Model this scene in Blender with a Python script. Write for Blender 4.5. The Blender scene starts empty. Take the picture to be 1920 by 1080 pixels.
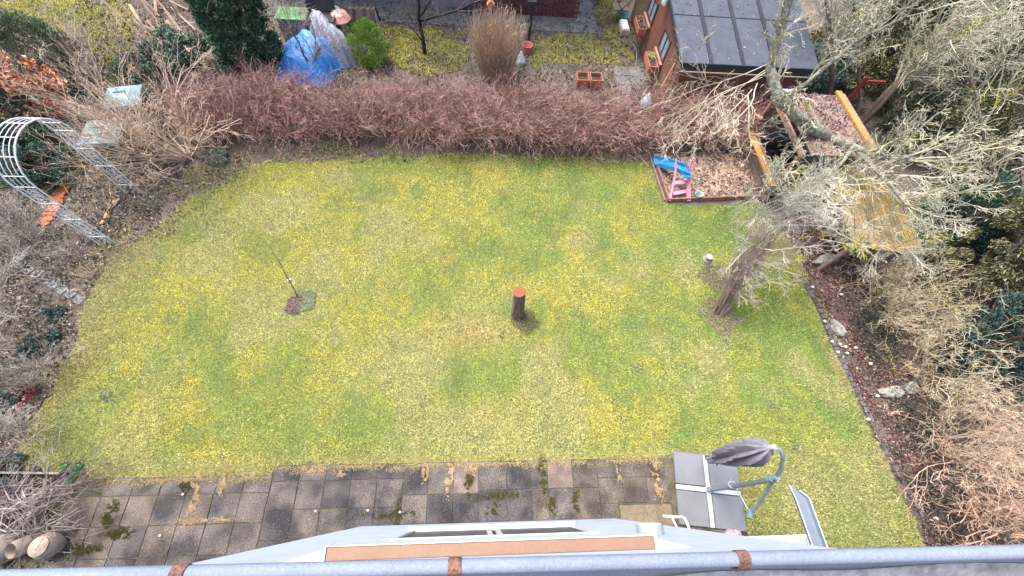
import bpy, math, random
import numpy as np
from mathutils import Vector, Matrix
rng = np.random.default_rng(7); random.seed(7)
S = bpy.context.scene; C = S.collection
R = math.radians
# ------------------------------------------------------------------ camera
FPX, CXP, CYP, CH = 760., 960., 540., 7.4          # focal length in px of a 1920 wide frame, camera height
_d = np.array([902-CXP, 938-CYP, FPX]); _d /= np.linalg.norm(_d)
_y = np.array([-40., -(FPX*FPX+(902-CXP)*-40.)/(938-CYP), FPX]); _y /= np.linalg.norm(_y)
_up = -_d; _x = np.cross(_y, _up)
def at(px, py, z=0.):                               # point of the place at height z seen at a photo pixel
    r = np.array([px-CXP, py-CYP, FPX]); t = (z-CH)/(r@_up)
    return np.array([(r@_x)*t, (r@_y)*t, z])
def P(pts, z=0.): return np.array([at(a, b, z)[:2] for a, b in pts])
cam = bpy.data.cameras.new('camera'); co = bpy.data.objects.new('camera', cam); C.objects.link(co)
cam.sensor_width = 36; cam.lens = FPX/1920*36; cam.clip_start = .02; cam.clip_end = 500
right = Vector((_x[0], _y[0], _up[0])); down = Vector((_x[1], _y[1], _up[1])); fwd = Vector((_x[2], _y[2], _up[2]))
m = Matrix.Identity(4)
for i in range(3): m[i][0], m[i][1], m[i][2] = right[i], -down[i], -fwd[i]
m[2][3] = CH
co.matrix_world = m; S.camera = co
# ------------------------------------------------------------------ light
SUN_EL, SUN_AZ = 66, 305                             # degrees; azimuth clockwise from +Y
w = bpy.data.worlds.new('World'); S.world = w; w.use_nodes = True
nt = w.node_tree; bg = nt.nodes['Background']; sky = nt.nodes.new('ShaderNodeTexSky')
sky.sky_type = 'NISHITA'; sky.sun_disc = False; sky.sun_elevation = R(SUN_EL); sky.sun_rotation = R(SUN_AZ)
sky.air_density = 1.0; sky.dust_density = 4.0; sky.ozone_density = 1.0
nt.links.new(sky.outputs[0], bg.inputs[0]); bg.inputs[1].default_value = 0.15
sun = bpy.data.lights.new('sun', 'SUN'); sun.energy = 1.4; sun.angle = R(30); sun.color = (1, .95, .87)
so = bpy.data.objects.new('sun', sun); C.objects.link(so)
az = R(SUN_AZ); el = R(SUN_EL)
sd = Vector((math.sin(az)*math.cos(el), math.cos(az)*math.cos(el), math.sin(el)))
so.rotation_euler = sd.to_track_quat('Z', 'Y').to_euler(); so.location = (0, 0, 30)
S.view_settings.view_transform = 'Standard'; S.view_settings.look = 'None'
S.view_settings.exposure = 1.66; S.view_settings.gamma = 1
S.view_settings.use_curve_mapping = False
# ------------------------------------------------------------------ noise
def _h(ix, iy, s):
    n = (ix*374761393 + iy*668265263 + s*1442695041) & 0xffffffff
    n = ((n ^ (n >> 13))*1274126177) & 0xffffffff
    return ((n ^ (n >> 16)) & 0xffff)/65535.
def vn(x, y, s=0):
    x = np.asarray(x, float); y = np.asarray(y, float)
    ix = np.floor(x).astype(np.int64); iy = np.floor(y).astype(np.int64); fx = x-ix; fy = y-iy
    fx = fx*fx*(3-2*fx); fy = fy*fy*(3-2*fy)
    return (_h(ix, iy, s)*(1-fx)+_h(ix+1, iy, s)*fx)*(1-fy)+(_h(ix, iy+1, s)*(1-fx)+_h(ix+1, iy+1, s)*fx)*fy
def fbm(x, y, s=0, o=3):
    return sum(vn(x*2**k, y*2**k, s+k)*.5**k for k in range(o))/sum(.5**k for k in range(o))
def inside(poly, x, y):
    r = np.zeros(len(x), bool); n = len(poly)
    for i in range(n):
        (x1, y1), (x2, y2) = poly[i], poly[(i+1) % n]
        c = ((y1 > y) != (y2 > y)) & (x < (x2-x1)*(y-y1)/((y2-y1) or 1e-9)+x1); r ^= c
    return r
def scatter(poly, n, warp=.12, seed=3):
    poly = np.asarray(poly); lo = poly.min(0)-warp; hi = poly.max(0)+warp
    x = rng.uniform(lo[0], hi[0], n); y = rng.uniform(lo[1], hi[1], n)
    k = inside(poly, x+warp*(2*fbm(x*2.2, y*2.2, seed)-1)*1.6, y+warp*(2*fbm(x*2.2, y*2.2, seed+9)-1)*1.6)
    return x[k], y[k]
# ------------------------------------------------------------------ materials
def mat(name, col, rough=.7, var=.15, scale=6., metal=0., bump=.15, col2=None, emis=None, spec=.4, fine=60., objvar=0.):
    ma = bpy.data.materials.new(name); ma.use_nodes = True; n = ma.node_tree; b = n.nodes['Principled BSDF']
    b.inputs['Roughness'].default_value = rough; b.inputs['Metallic'].default_value = metal
    b.inputs['Specular IOR Level'].default_value = spec
    tc = n.nodes.new('ShaderNodeTexCoord'); geo = n.nodes.new('ShaderNodeNewGeometry')
    n1 = n.nodes.new('ShaderNodeTexNoise'); n1.inputs['Scale'].default_value = scale; n1.inputs['Detail'].default_value = 6
    n2 = n.nodes.new('ShaderNodeTexNoise'); n2.inputs['Scale'].default_value = fine; n2.inputs['Detail'].default_value = 3
    for q in (n1, n2): n.links.new(geo.outputs['Position'], q.inputs['Vector'])
    r = n.nodes.new('ShaderNodeValToRGB'); c = np.array(col); d = np.array(col2) if col2 is not None else c*(1-var*1.8)
    r.color_ramp.elements[0].position = .38; r.color_ramp.elements[1].position = .62
    r.color_ramp.elements[0].color = (*d, 1); r.color_ramp.elements[1].color = (*c, 1)
    n.links.new(n1.outputs[0], r.inputs[0])
    mx = n.nodes.new('ShaderNodeMix'); mx.data_type = 'RGBA'; mx.blend_type = 'MULTIPLY'; mx.inputs[0].default_value = 1
    mr = n.nodes.new('ShaderNodeMapRange'); mr.inputs[1].default_value = .3; mr.inputs[2].default_value = .7
    mr.inputs[3].default_value = 1-var*1.6; mr.inputs[4].default_value = 1+var*.8
    n.links.new(n2.outputs[0], mr.inputs[0]); n.links.new(r.outputs[0], mx.inputs[6]); n.links.new(mr.outputs[0], mx.inputs[7])
    out = mx.outputs[2]
    if objvar:
        oi = n.nodes.new('ShaderNodeObjectInfo'); m3 = n.nodes.new('ShaderNodeMapRange')
        m3.inputs[3].default_value = 1-objvar; m3.inputs[4].default_value = 1+objvar
        n.links.new(oi.outputs['Random'], m3.inputs[0])
        m2 = n.nodes.new('ShaderNodeMix'); m2.data_type = 'RGBA'; m2.blend_type = 'MULTIPLY'; m2.inputs[0].default_value = 1
        n.links.new(out, m2.inputs[6]); n.links.new(m3.outputs[0], m2.inputs[7]); out = m2.outputs[2]
    n.links.new(out, b.inputs['Base Color'])
    if bump:
        bp = n.nodes.new('ShaderNodeBump'); bp.inputs['Strength'].default_value = bump; bp.inputs['Distance'].default_value = .01
        n.links.new(n2.outputs[0], bp.inputs['Height']); n.links.new(bp.outputs[0], b.inputs['Normal'])
    return ma
def vmat(name, rough=.75, spec=.25, trans=0.):
    ma = bpy.data.materials.new(name); ma.use_nodes = True; n = ma.node_tree; b = n.nodes['Principled BSDF']
    b.inputs['Roughness'].default_value = rough; b.inputs['Specular IOR Level'].default_value = spec
    a = n.nodes.new('ShaderNodeAttribute'); a.attribute_name = 'Col'
    geo = n.nodes.new('ShaderNodeNewGeometry'); n1 = n.nodes.new('ShaderNodeTexNoise'); n1.inputs['Scale'].default_value = 30
    n.links.new(geo.outputs['Position'], n1.inputs['Vector'])
    mr = n.nodes.new('ShaderNodeMapRange'); mr.inputs[1].default_value = .3; mr.inputs[2].default_value = .7
    mr.inputs[3].default_value = .8; mr.inputs[4].default_value = 1.15; n.links.new(n1.outputs[0], mr.inputs[0])
    mx = n.nodes.new('ShaderNodeMix'); mx.data_type = 'RGBA'; mx.blend_type = 'MULTIPLY'; mx.inputs[0].default_value = 1
    n.links.new(a.outputs[0], mx.inputs[6]); n.links.new(mr.outputs[0], mx.inputs[7]); n.links.new(mx.outputs[2], b.inputs['Base Color'])
    return ma
M_twig = vmat('bark_twigs', .85, .15); M_leaf = vmat('leaves', .6, .35); M_grass = vmat('grass_blades', .7, .2); M_litter = vmat('dead_leaves', .8, .2)
# ------------------------------------------------------------------ objects
def tag(o, label=None, cat=None, group=None, kind=None):
    if label: o['label'] = label
    if cat: o['category'] = cat
    if group: o['group'] = group
    if kind: o['kind'] = kind
    return o
def thing(name, label, cat, loc=(0, 0, 0), rz=0, group=None):
    o = bpy.data.objects.new(name, None); C.objects.link(o); o.location = loc; o.rotation_euler = (0, 0, rz); o.empty_display_size = .2
    return tag(o, label, cat, group)
def link(name, me, m, parent=None, loc=None):
    o = bpy.data.objects.new(name, me); C.objects.link(o)
    if m is not None and not me.materials: me.materials.append(m)
    if parent: o.parent = parent
    if loc is not None: o.location = loc
    return o
def arrmesh(name, V, F, cols=None, smooth=False):
    """V (n,3), F list of (k-sided) arrays"""
    me = bpy.data.meshes.new(name); V = np.asarray(V, np.float32); me.vertices.add(len(V)); me.vertices.foreach_set('co', V.ravel())
    F = [f for f in F if len(f)]
    nl = sum(f.size for f in F); npoly = sum(len(f) for f in F)
    me.loops.add(nl); me.polygons.add(npoly)
    me.loops.foreach_set('vertex_index', np.concatenate([f.ravel() for f in F]).astype(np.int32))
    tot = np.concatenate([np.full(len(f), f.shape[1], np.int32) for f in F]); st = np.concatenate([[0], np.cumsum(tot)[:-1]]).astype(np.int32)
    me.polygons.foreach_set('loop_start', st); me.polygons.foreach_set('loop_total', tot)
    if smooth: me.polygons.foreach_set('use_smooth', np.ones(npoly, bool))
    else: me.polygons.foreach_set('use_smooth', np.zeros(npoly, bool))
    if cols is not None:
        a = me.color_attributes.new('Col', 'FLOAT_COLOR', 'POINT'); c = np.ones((len(V), 4), np.float32); c[:, :3] = cols
        a.data.foreach_set('color', c.ravel())
    me.update(calc_edges=True); return me
class MB:
    def __init__(s): s.V = []; s.F = []
    def add(s, vs, fs):
        k = len(s.V); s.V += [tuple(v) for v in vs]; s.F += [tuple(i+k for i in f) for f in fs]; return s
    def box(s, a, b, rz=0, c=None, tilt=None, bev=0.):
        (x0, y0, z0), (x1, y1, z1) = a, b
        if bev:
            e = bev; vs = []
            for z, ins in ((z0, e), (z0+e, 0), (z1-e, 0), (z1, e)):
                vs += [(x0+ins, y0+ins, z), (x1-ins, y0+ins, z), (x1-ins, y1-ins, z), (x0+ins, y1-ins, z)]
            fs = [(3, 2, 1, 0), (12, 13, 14, 15)]
            for k in range(3):
                for i in range(4): j = (i+1) % 4; fs.append((k*4+i, k*4+j, k*4+4+j, k*4+4+i))
        else:
            vs = [(x0, y0, z0), (x1, y0, z0), (x1, y1, z0), (x0, y1, z0), (x0, y0, z1), (x1, y0, z1), (x1, y1, z1), (x0, y1, z1)]
            fs = [(3, 2, 1, 0), (4, 5, 6, 7), (0, 1, 5, 4), (1, 2, 6, 5), (2, 3, 7, 6), (3, 0, 4, 7)]
        if rz or tilt is not None:
            cc = Vector(c if c is not None else ((x0+x1)/2, (y0+y1)/2, (z0+z1)/2)); Mx = Matrix.Rotation(rz, 3, 'Z')
            if tilt is not None: Mx = Mx @ Matrix.Rotation(tilt[1], 3, tilt[0])
            vs = [Mx @ (Vector(v)-cc)+cc for v in vs]
        return s.add(vs, fs)
    def beam(s, p, q, wd, th, upv=(0, 0, 1)):
        p = Vector(p); q = Vector(q); d = (q-p).normalized(); u = Vector(upv)
        if abs(d.dot(u)) > .95: u = Vector((0, 1, 0))
        sx = d.cross(u).normalized(); sz = sx.cross(d).normalized(); vs = []
        for c in (p, q):
            for a, b in ((-1, -1), (1, -1), (1, 1), (-1, 1)): vs.append(c+sx*a*wd/2+sz*b*th/2)
        return s.add(vs, [(0, 1, 2, 3), (7, 6, 5, 4), (0, 4, 5, 1), (1, 5, 6, 2), (2, 6, 7, 3), (3, 7, 4, 0)])
    def tube(s, pts, r, n=8, closed=False, caps=True):
        pts = [Vector(p) for p in pts]; N = len(pts); rs = r if hasattr(r, '__len__') else [r]*N; rings = []; u = None
        for i, p in enumerate(pts):
            a = pts[i-1] if (i > 0 or closed) else p; b = pts[(i+1) % N] if (i < N-1 or closed) else p
            d = (b-a).normalized()
            if u is None: u = d.orthogonal().normalized()
            u = (u-d*u.dot(d)).normalized(); v = d.cross(u)
            rings.append([p+(u*math.cos(t)+v*math.sin(t))*rs[i] for t in (2*math.pi*k/n for k in range(n))])
        vs = [q for ring in rings for q in ring]; fs = []
        for i in range(N if closed else N-1):
            i2 = (i+1) % N
            for k in range(n): k2 = (k+1) % n; fs.append((i*n+k, i*n+k2, i2*n+k2, i2*n+k))
        if caps and not closed: fs += [tuple(range(n-1, -1, -1)), tuple((N-1)*n+k for k in range(n))]
        return s.add(vs, fs)
    def lathe(s, prof, c=(0, 0, 0), n=20, sx=1, sy=1):
        vs = []; N = len(prof)
        for r, z in prof:
            for k in range(n): t = 2*math.pi*k/n; vs.append((c[0]+r*sx*math.cos(t), c[1]+r*sy*math.sin(t), c[2]+z))
        fs = [(i*n+k, i*n+(k+1) % n, (i+1)*n+(k+1) % n, (i+1)*n+k) for i in range(N-1) for k in range(n)]
        fs += [tuple(range(n-1, -1, -1)), tuple((N-1)*n+k for k in range(n))]
        return s.add(vs, fs)
    def build(s, name, m, parent=None, smooth=False, loc=None):
        me = bpy.data.meshes.new(name); me.from_pydata([tuple(v) for v in s.V], [], s.F); me.update()
        if smooth:
            me.polygons.foreach_set('use_smooth', np.ones(len(me.polygons), bool))
            try: me.set_sharp_from_angle(angle=R(40))
            except Exception: pass
        return link(name, me, m, parent, loc)
def rockmesh(name, sx, sy, sz, seed, flat=.5):
    bmv = []; n = 10; k = 6; r = random.Random(seed)
    ph = [r.uniform(0, 6) for _ in range(4)]
    mb = MB(); prof = []
    vs = []
    for i in range(k+1):
        th = math.pi*i/k
        for j in range(n):
            t = 2*math.pi*j/n; rr = 1+.14*math.sin(3*t+ph[0]+i)+.1*math.sin(5*t+ph[1]-i*2)
            x = math.sin(th)**.6*math.cos(t)*rr*sx; y = math.sin(th)**.6*math.sin(t)*rr*sy
            z = max(-1, min(1, math.cos(th)*1.5))*sz*(1+.08*math.sin(4*t+ph[2]))
            vs.append((x, y, z))
    fs = [(i*n+j, i*n+(j+1) % n, (i+1)*n+(j+1) % n, (i+1)*n+j) for i in range(k) for j in range(n)]
    mb.add(vs, [f[::-1] for f in fs]); return mb
# ---- branches and leaves in bulk
def norm(a): return a/np.maximum(np.linalg.norm(a, axis=-1, keepdims=True), 1e-9)
def perp(d):
    r = rng.normal(size=d.shape); r -= d*(r*d).sum(-1, keepdims=True); return norm(r)
def grow(p, d, L, r, levels, nseg=4, wig=.18, trop=.0, taper=.45):
    """levels: list of (children, length ratio, angle deg, radius ratio, trop, wiggle). Returns list of (A,B,ra,rb,level)"""
    out = []; p = np.asarray(p, float); d = norm(np.asarray(d, float)); L = np.broadcast_to(np.asarray(L, float), (len(p),)).copy()
    r = np.broadcast_to(np.asarray(r, float), (len(p),)).copy(); tr, wg = trop, wig
    for lv in range(len(levels)+1):
        n = nseg if lv < 2 else max(2, nseg-1); pts = [p]; dirs = [d]; rad = [r]
        for k in range(n):
            d = norm(d+rng.normal(size=d.shape)*wg+np.array([0, 0, tr])); p = p+d*(L/n)[:, None]
            pts.append(p); dirs.append(d); rr = r*(1-(1-taper)*(k+1)/n); rad.append(rr)
            out.append((pts[-2], p, rad[-2], rr, np.full(len(p), lv)))
        if lv == len(levels): break
        k, lr, ang, rrat, tr, wg = levels[lv]; T = rng.uniform(.25, 1, (len(p), k)); idx = T*n; i0 = np.minimum(idx.astype(int), n-1); fr = (idx-i0)[..., None]
        PP = np.stack(pts, 1); DD = np.stack(dirs, 1); ar = np.arange(len(p))[:, None]
        cp = PP[ar, i0]*(1-fr)+PP[ar, i0+1]*fr; cd = DD[ar, i0+1]; cp = cp.reshape(-1, 3); cd = cd.reshape(-1, 3)
        a = np.radians(ang)*rng.uniform(.5, 1.3, len(cp))[:, None]
        nr = (np.repeat(r, k)*rrat)*(1-.4*T.ravel()); nL = np.repeat(L, k)*lr*rng.uniform(.6, 1.25, len(cp))*(1.15-.45*T.ravel())
        d = norm(cd*np.cos(a)+perp(cd)*np.sin(a)); p = cp; L = nL; r = nr
    return out
def cat(outs): return tuple(np.concatenate([o[i] for o in outs]) for i in range(5))
def segmesh(name, seg, colf, rmin=.0022, k=3):
    A, B, ra, rb, lv = seg; N = len(A); ra = np.maximum(ra, rmin); rb = np.maximum(rb, rmin*.8)
    d = norm(B-A); h = np.where(np.abs(d[:, 2:3]) > .9, np.array([[1., 0, 0]]), np.array([[0, 0, 1.]])); u = norm(np.cross(d, h)); v = np.cross(d, u)
    V = np.empty((N, 2*k, 3)); 
    for j in range(k):
        t = 2*math.pi*j/k; o = u*math.cos(t)+v*math.sin(t); V[:, j] = A+o*ra[:, None]; V[:, k+j] = B+o*rb[:, None]
    b = (np.arange(N)*2*k)[:, None]
    F = np.concatenate([b+np.array([[j, (j+1) % k, k+(j+1) % k, k+j]]) for j in range(k)])
    c = colf(A, B, lv, ra); c = np.repeat(c[:, None, :], 2*k, 1).reshape(-1, 3)
    return arrmesh(name, V.reshape(-1, 3), [F], c, smooth=(k > 3))
def twigcol(c1, c2, tip=None, yellow=0., jit=.18):
    c1 = np.array(c1); c2 = np.array(c2)
    def f(A, B, lv, ra):
        t = fbm(A[:, 0]*3, A[:, 1]*3+A[:, 2]*2, 5)[:, None]; t = np.clip((t-.5)*3+.5, 0, 1)
        c = c1*(1-t)+c2*t
        if tip is not None: c = np.where((lv >= lv.max()-0)[:, None], c*.4+np.array(tip)*.6, c)
        c = c*rng.uniform(1-jit, 1+jit, (len(A), 1))
        if yellow:
            y = (vn(A[:, 0]*2.5+31, A[:, 1]*2.5+A[:, 2]*1.7, 77) > 1-yellow) & (rng.random(len(A)) < .6)
            c[y] = np.array([.42, .38, .05])*rng.uniform(.7, 1.2, (y.sum(), 1))
        return np.clip(c, .005, .9)
    return f
def leafmesh(name, pos, size, colr, nrm=None, asp=.55, fold=.25, upbias=.0, along=None, spread=1.):
    """folded rhombus leaves: 4 verts, 2 triangles"""
    N = len(pos); size = np.broadcast_to(size, (N,))[:, None]
    n = rng.normal(size=(N, 3)) + (0 if nrm is None else np.asarray(nrm)*2) ; n[:, 2] += upbias; n = norm(n)
    if along is None: u = perp(n)
    else:
        u = norm(np.asarray(along)+rng.normal(size=(N, 3))*.35*spread); n = norm(n-u*(n*u).sum(-1, keepdims=True))
    v = np.cross(n, u)
    a = pos-u*size*.5; b = pos+v*size*.5*asp+n*size*fold; c = pos+u*size*.5; d = pos-v*size*.5*asp+n*size*fold
    V = np.stack([a, b, c, d], 1).reshape(-1, 3); i = (np.arange(N)*4)[:, None]
    F = np.concatenate([i+np.array([[0, 1, 2]]), i+np.array([[0, 2, 3]])])
    return arrmesh(name, V, [F], np.repeat(colr, 4, 0))
def pal(cols, n, w=None, jit=.2):
    cols = np.array(cols); i = rng.choice(len(cols), n, p=None if w is None else np.array(w)/sum(w))
    return np.clip(cols[i]*rng.uniform(1-jit, 1+jit, (n, 1)), .004, .9)

# ================================================================== SETTING
M_soil = mat('soil', (.16, .125, .10), .95, .3, 1.3, bump=.6, col2=(.10, .08, .065), fine=35)
M_turf = mat('turf', (.15, .155, .05), .95, .3, 1.1, bump=.6, col2=(.10, .12, .04), fine=40)
mb = MB(); G = 60; n = 24
mb.add([(-G+2*G*i/n, -G+2*G*j/n+8, 0) for j in range(n+1) for i in range(n+1)], [(j*(n+1)+i, j*(n+1)+i+1, (j+1)*(n+1)+i+1, (j+1)*(n+1)+i) for j in range(n) for i in range(n)])
tag(mb.build('ground', M_soil), kind='structure')
LAWN = [(18, 885), (60, 790), (100, 725), (140, 650), (165, 560), (200, 500), (290, 430), (360, 375), (440, 325), (500, 305), (700, 296), (950, 290), (1130, 300), (1215, 305), (1250, 388), (1330, 384), (1425, 380), (1480, 440), (1520, 555), (1600, 740), (1665, 880), (1725, 1000), (1735, 1040), (1420, 1040), (1390, 985), (1255, 985), (1252, 862), (800, 872), (430, 880), (340, 898), (175, 912), (120, 890)]
lawn = P(LAWN)
def flat(name, poly, z, m, kind='structure'):
    mb = MB(); mb.add([(x, y, z) for x, y in poly], [tuple(range(len(poly)))]); o = mb.build(name, m)
    if o.data.polygons[0].normal.z < 0: o.data.flip_normals()
    return tag(o, kind=kind)
flat('lawn', lawn, .006, M_turf)
def grass(name, poly, n, hgt, cfun, label, thin=None, warp=.1, wd=.0092):
    x, y = scatter(poly, n, warp)
    if thin is not None: k = rng.random(len(x)) < thin(x, y); x, y = x[k], y[k]
    N = len(x); a = rng.uniform(0, 6.283, N); l = hgt*rng.uniform(.5, 1.3, N); lean = rng.uniform(.3, 1.6, N)*l; ww = wd*rng.uniform(.6, 1.3, N)
    b = np.stack([x, y, np.full(N, .004)], 1); dx = np.stack([np.cos(a), np.sin(a), np.zeros(N)], 1); sx = np.stack([-np.sin(a), np.cos(a), np.zeros(N)], 1)
    V = np.stack([b-sx*ww[:, None]/2, b+sx*ww[:, None]/2, b+dx*lean[:, None]*.7+np.array([0, 0, 1.])*l[:, None]*.6], 1).reshape(-1, 3)
    c = cfun(x, y); F = np.arange(3*N).reshape(-1, 3)
    o = link(name, arrmesh(name, V, [F], np.repeat(c, 3, 0)), M_grass); return tag(o, label, 'grass', kind='stuff')
YL = np.array([.48, .43, .075]); GR = np.array([.20, .32, .06]); ST = np.array([.54, .49, .22]); DG = np.array([.11, .19, .05])
bare = [(at(560, 575)[:2], .22, .45), (at(972, 600)[:2], .20, .25), (at(1350, 590)[:2], .36, .6), (at(1335, 520)[:2], .25, .6), (at(1360, 420)[:2], .5, .85)]
def lawncol(x, y):
    N = len(x); a = .5+.8*(fbm(x*.75, y*.75, 11)-.5)+.6*(fbm(x*2.6, y*2.6, 21)-.5); g = np.clip((a-.38)*3.2, 0, 1)[:, None]
    east = np.clip((x-2.5)/5, 0, .5)[:, None]; g = np.clip(g*.85+east, 0, 1)
    c = YL*(1-g)+GR*g
    d = np.clip((fbm(x*1.9+9, y*1.9, 31)-.56)*4, 0, .5)[:, None]; c = c*(1-d)+DG*1.15*d
    s = np.clip((fbm(x*.9+40, y*.9, 41)-.52)*4, 0, .7)[:, None]; c = c*(1-s)+ST*.85*s
    dd = np.hypot((x-at(880, 625)[0])/1.1, (y-at(880, 625)[1])/.5); q = (np.clip(1.2-dd, 0, 1)*.75)[:, None]; c = c*(1-q)+np.array([.58, .40, .16])*q
    e = np.clip(1.2-(y-.55)*4, 0, 1)[:, None]*.5; c = c*(1-e)+ST*.8*e
    e = np.clip((x+7.4)*-1.0+1.3, 0, 1)[:, None]*.55; c = c*(1-e)+np.array([.36, .29, .15])*e
    r = rng.random(N); c[r < .08] = ST*.95; c[(r > .08) & (r < .14)] = DG*.9
    h = 1.04+.45*(vn(x*34, y*34, 91)-.5)+.25*(vn(x*9, y*9, 92)-.5)
    return np.clip(c*rng.uniform(.6, 1.35, (N, 1))*h[:, None], .01, .9)
def thin(x, y):
    p = np.ones(len(x))
    for c, r, k in bare: d = np.hypot(x-c[0], y-c[1])/r; p *= np.clip(k+(d**2)*(1-k), 0, 1)
    p *= np.clip(.55+fbm(x*9, y*9, 3)*1.0, 0, 1)
    return p
grass('lawn_grass', lawn, 900000, .042, lawncol, 'short yellowish green winter lawn covering the middle garden', thin)
FR = P([(-10, 885), (40, 770), (75, 690), (110, 620), (130, 540), (160, 480), (235, 410), (320, 350), (400, 300), (500, 278), (700, 280), (950, 276), (1215, 282), (1240, 330), (1215, 330), (950, 320), (700, 330), (520, 340), (400, 410), (300, 490), (215, 600), (150, 740), (90, 860), (60, 900)])
def fcol(x, y):
    t = np.clip((fbm(x*1.6, y*1.6, 15)-.35)*3, 0, 1)[:, None]; return (np.array([.36, .30, .15])*(1-t)+np.array([.30, .32, .08])*t)*rng.uniform(.5, 1.4, (len(x), 1))
grass('lawn_fringe', FR, 190000, .06, fcol, 'ragged brownish olive grass along the worn edge of the lawn', lambda x, y: np.clip((fbm(x*2.3, y*2.3, 25)-.36)*5, .04, .95), .35, .014)
grass('patio_edge_grass', np.array([(-6.1, .40), (-3.4, .40), (-3.3, .545), (3.15, .545), (3.15, .66), (-3.4, .64), (-6.1, .50)]), 30000, .10, lambda x, y: (np.array([.44, .37, .17])*.6+np.array([.3, .33, .08])*.4)*rng.uniform(.55, 1.4, (len(x), 1)), 'dry grass hanging over the top edge of the patio slabs', lambda x, y: np.clip((fbm(x*3, y*3, 27)-.3)*3.5, .1, 1), .05, .011)
FR2 = P([(1440, 400), (1500, 410), (1560, 540), (1625, 690), (1690, 860), (1760, 1000), (1760, 1060), (1690, 1060), (1650, 900), (1580, 740), (1510, 590), (1460, 470)])
grass('border_fringe', FR2, 60000, .06, fcol, 'worn olive grass beside the right hand leaf border', lambda x, y: np.clip((fbm(x*2.3, y*2.3, 25)-.40)*5, .04, .9)*(x < 7.25), .10, .014)
mat_patch = mat('bare_soil_patch', (.20, .16, .125), .95, .35, 12, bump=.8, col2=(.13, .10, .08))

# leaf litter ------------------------------------------------------
RB = [(.12, .055, .05), (.17, .085, .07), (.06, .035, .035), (.26, .16, .135), (.13, .09, .09), (.40, .30, .26)]
BR = [(.20, .155, .12), (.32, .25, .20), (.11, .085, .075), (.42, .36, .30), (.27, .27, .24), (.18, .19, .10)]
def litter(name, poly, n, cols, label, size=.045, warp=.15, z=.012, w=None, hz=.03, catn='leaf litter'):
    x, y = scatter(poly, n, warp, seed=int(n) % 17); N = len(x)
    k = rng.random(N) < np.clip(.35+(fbm(x*3, y*3, 12)-.3)*2.4, .2, 1); x, y = x[k], y[k]; N = len(x)
    pos = np.stack([x, y, z+rng.random(N)*hz], 1)
    dn = (.55+.9*fbm(x*1.5, y*1.5, 8))[:, None]
    o = link(name, leafmesh(name, pos, size*np.clip(rng.lognormal(-.25, .45, N), .25, 2.4), np.clip(pal(cols, N, w, .35)*dn, .01, .9), upbias=.8, asp=.5), M_litter)
    return tag(o, label, catn, kind='stuff')
litter('hedge_leaf_litter', P([(385, 240), (1400, 240), (1240, 300), (1215, 312), (950, 305), (700, 302), (520, 308), (420, 345), (330, 430), (230, 470), (215, 380), (300, 300)]), 42000, BR+RB, 'brown and reddish fallen leaves along the foot of the bare hedge', .045)
litter('border_leaf_litter', P([(1440, 400), (1560, 400), (1640, 470), (1720, 620), (1760, 760), (1820, 900), (1880, 1060), (1760, 1060), (1665, 885), (1580, 700), (1530, 560), (1490, 470)]), 42000, RB, 'dark red brown fallen leaves in the border beside the lawn', .045, warp=.06)
litter('rough_bed_litter', P([(-260, 1060), (-200, 330), (60, 300), (330, 300), (300, 400), (200, 480), (165, 560), (110, 700), (40, 860), (140, 890), (120, 1060)]), 95000, BR, 'grey brown dead stalks and leaves over the rough bed below the arch', .05, warp=.12, hz=.05)
litter('neighbour_leaf_litter', P([(235, 0), (1180, 0), (1240, 250), (330, 250), (150, 130), (150, 0)]), 60000, [(.12, .10, .08), (.2, .17, .13), (.3, .27, .22), (.16, .17, .07), (.09, .08, .07)], 'dark leaves and moss on the soil of the neighbouring garden', .06, hz=.03)
litter('shrub_border_litter', P([(1560, 400), (2100, 300), (2300, 1080), (1880, 1060), (1820, 900), (1760, 760), (1720, 620), (1640, 470)]), 60000, [(.13, .10, .09), (.24, .19, .16), (.08, .10, .07), (.3, .25, .2)], 'dead leaves under the shrubs at the edge of the garden', .055, hz=.03)
litter('back_litter', P([(1470, 40), (2300, -200), (2300, 300), (1560, 400), (1500, 200)]), 40000, [(.13, .11, .08), (.24, .21, .15), (.08, .09, .05), (.3, .26, .2)], 'dead leaves under the trees behind the playhouse', .07, hz=.04)
litter('far_left_litter', P([(-300, 60), (60, 40), (330, 190), (330, 300), (-300, 330)]), 50000, BR, 'dead leaves under the tan shrub and the conifers', .06, hz=.04)
# neighbouring turf
def ncol(x, y):
    g = np.clip((fbm(x*.9, y*.9, 51)-.35)*2.4, 0, 1)[:, None]; c = np.array([.40, .37, .075])*(1-g)+np.array([.26, .26, .08])*g
    return c*rng.uniform(.6, 1.35, (len(x), 1))
N1 = P([(995, 72), (1080, 68), (1122, 70), (1122, -20), (1150, -20), (1172, 70), (1180, 105), (1150, 128), (1080, 122), (1010, 128)])
N2 = P([(-60, -40), (235, -40), (262, 60), (250, 130), (225, 150), (200, 175), (190, 100), (110, 70), (50, 60)])
N3 = P([(708, 50), (860, 56), (880, 95), (860, 130), (800, 140), (730, 120)])
for nm, pl, nn, lb in (('neighbour_grass', N1, 45000, 'mossy grass between the paved path and the brown shed'), ('orchard_grass', N2, 110000, 'olive green rough grass at the top left corner'), ('mossy_grass', N3, 26000, 'thin mossy grass round the dark bare tree')):
    grass(nm, pl, nn, .07, ncol, lb, lambda x, y: np.clip(fbm(x*2, y*2, 5)*1.9-.2, 0, 1), .25, .02)

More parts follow.
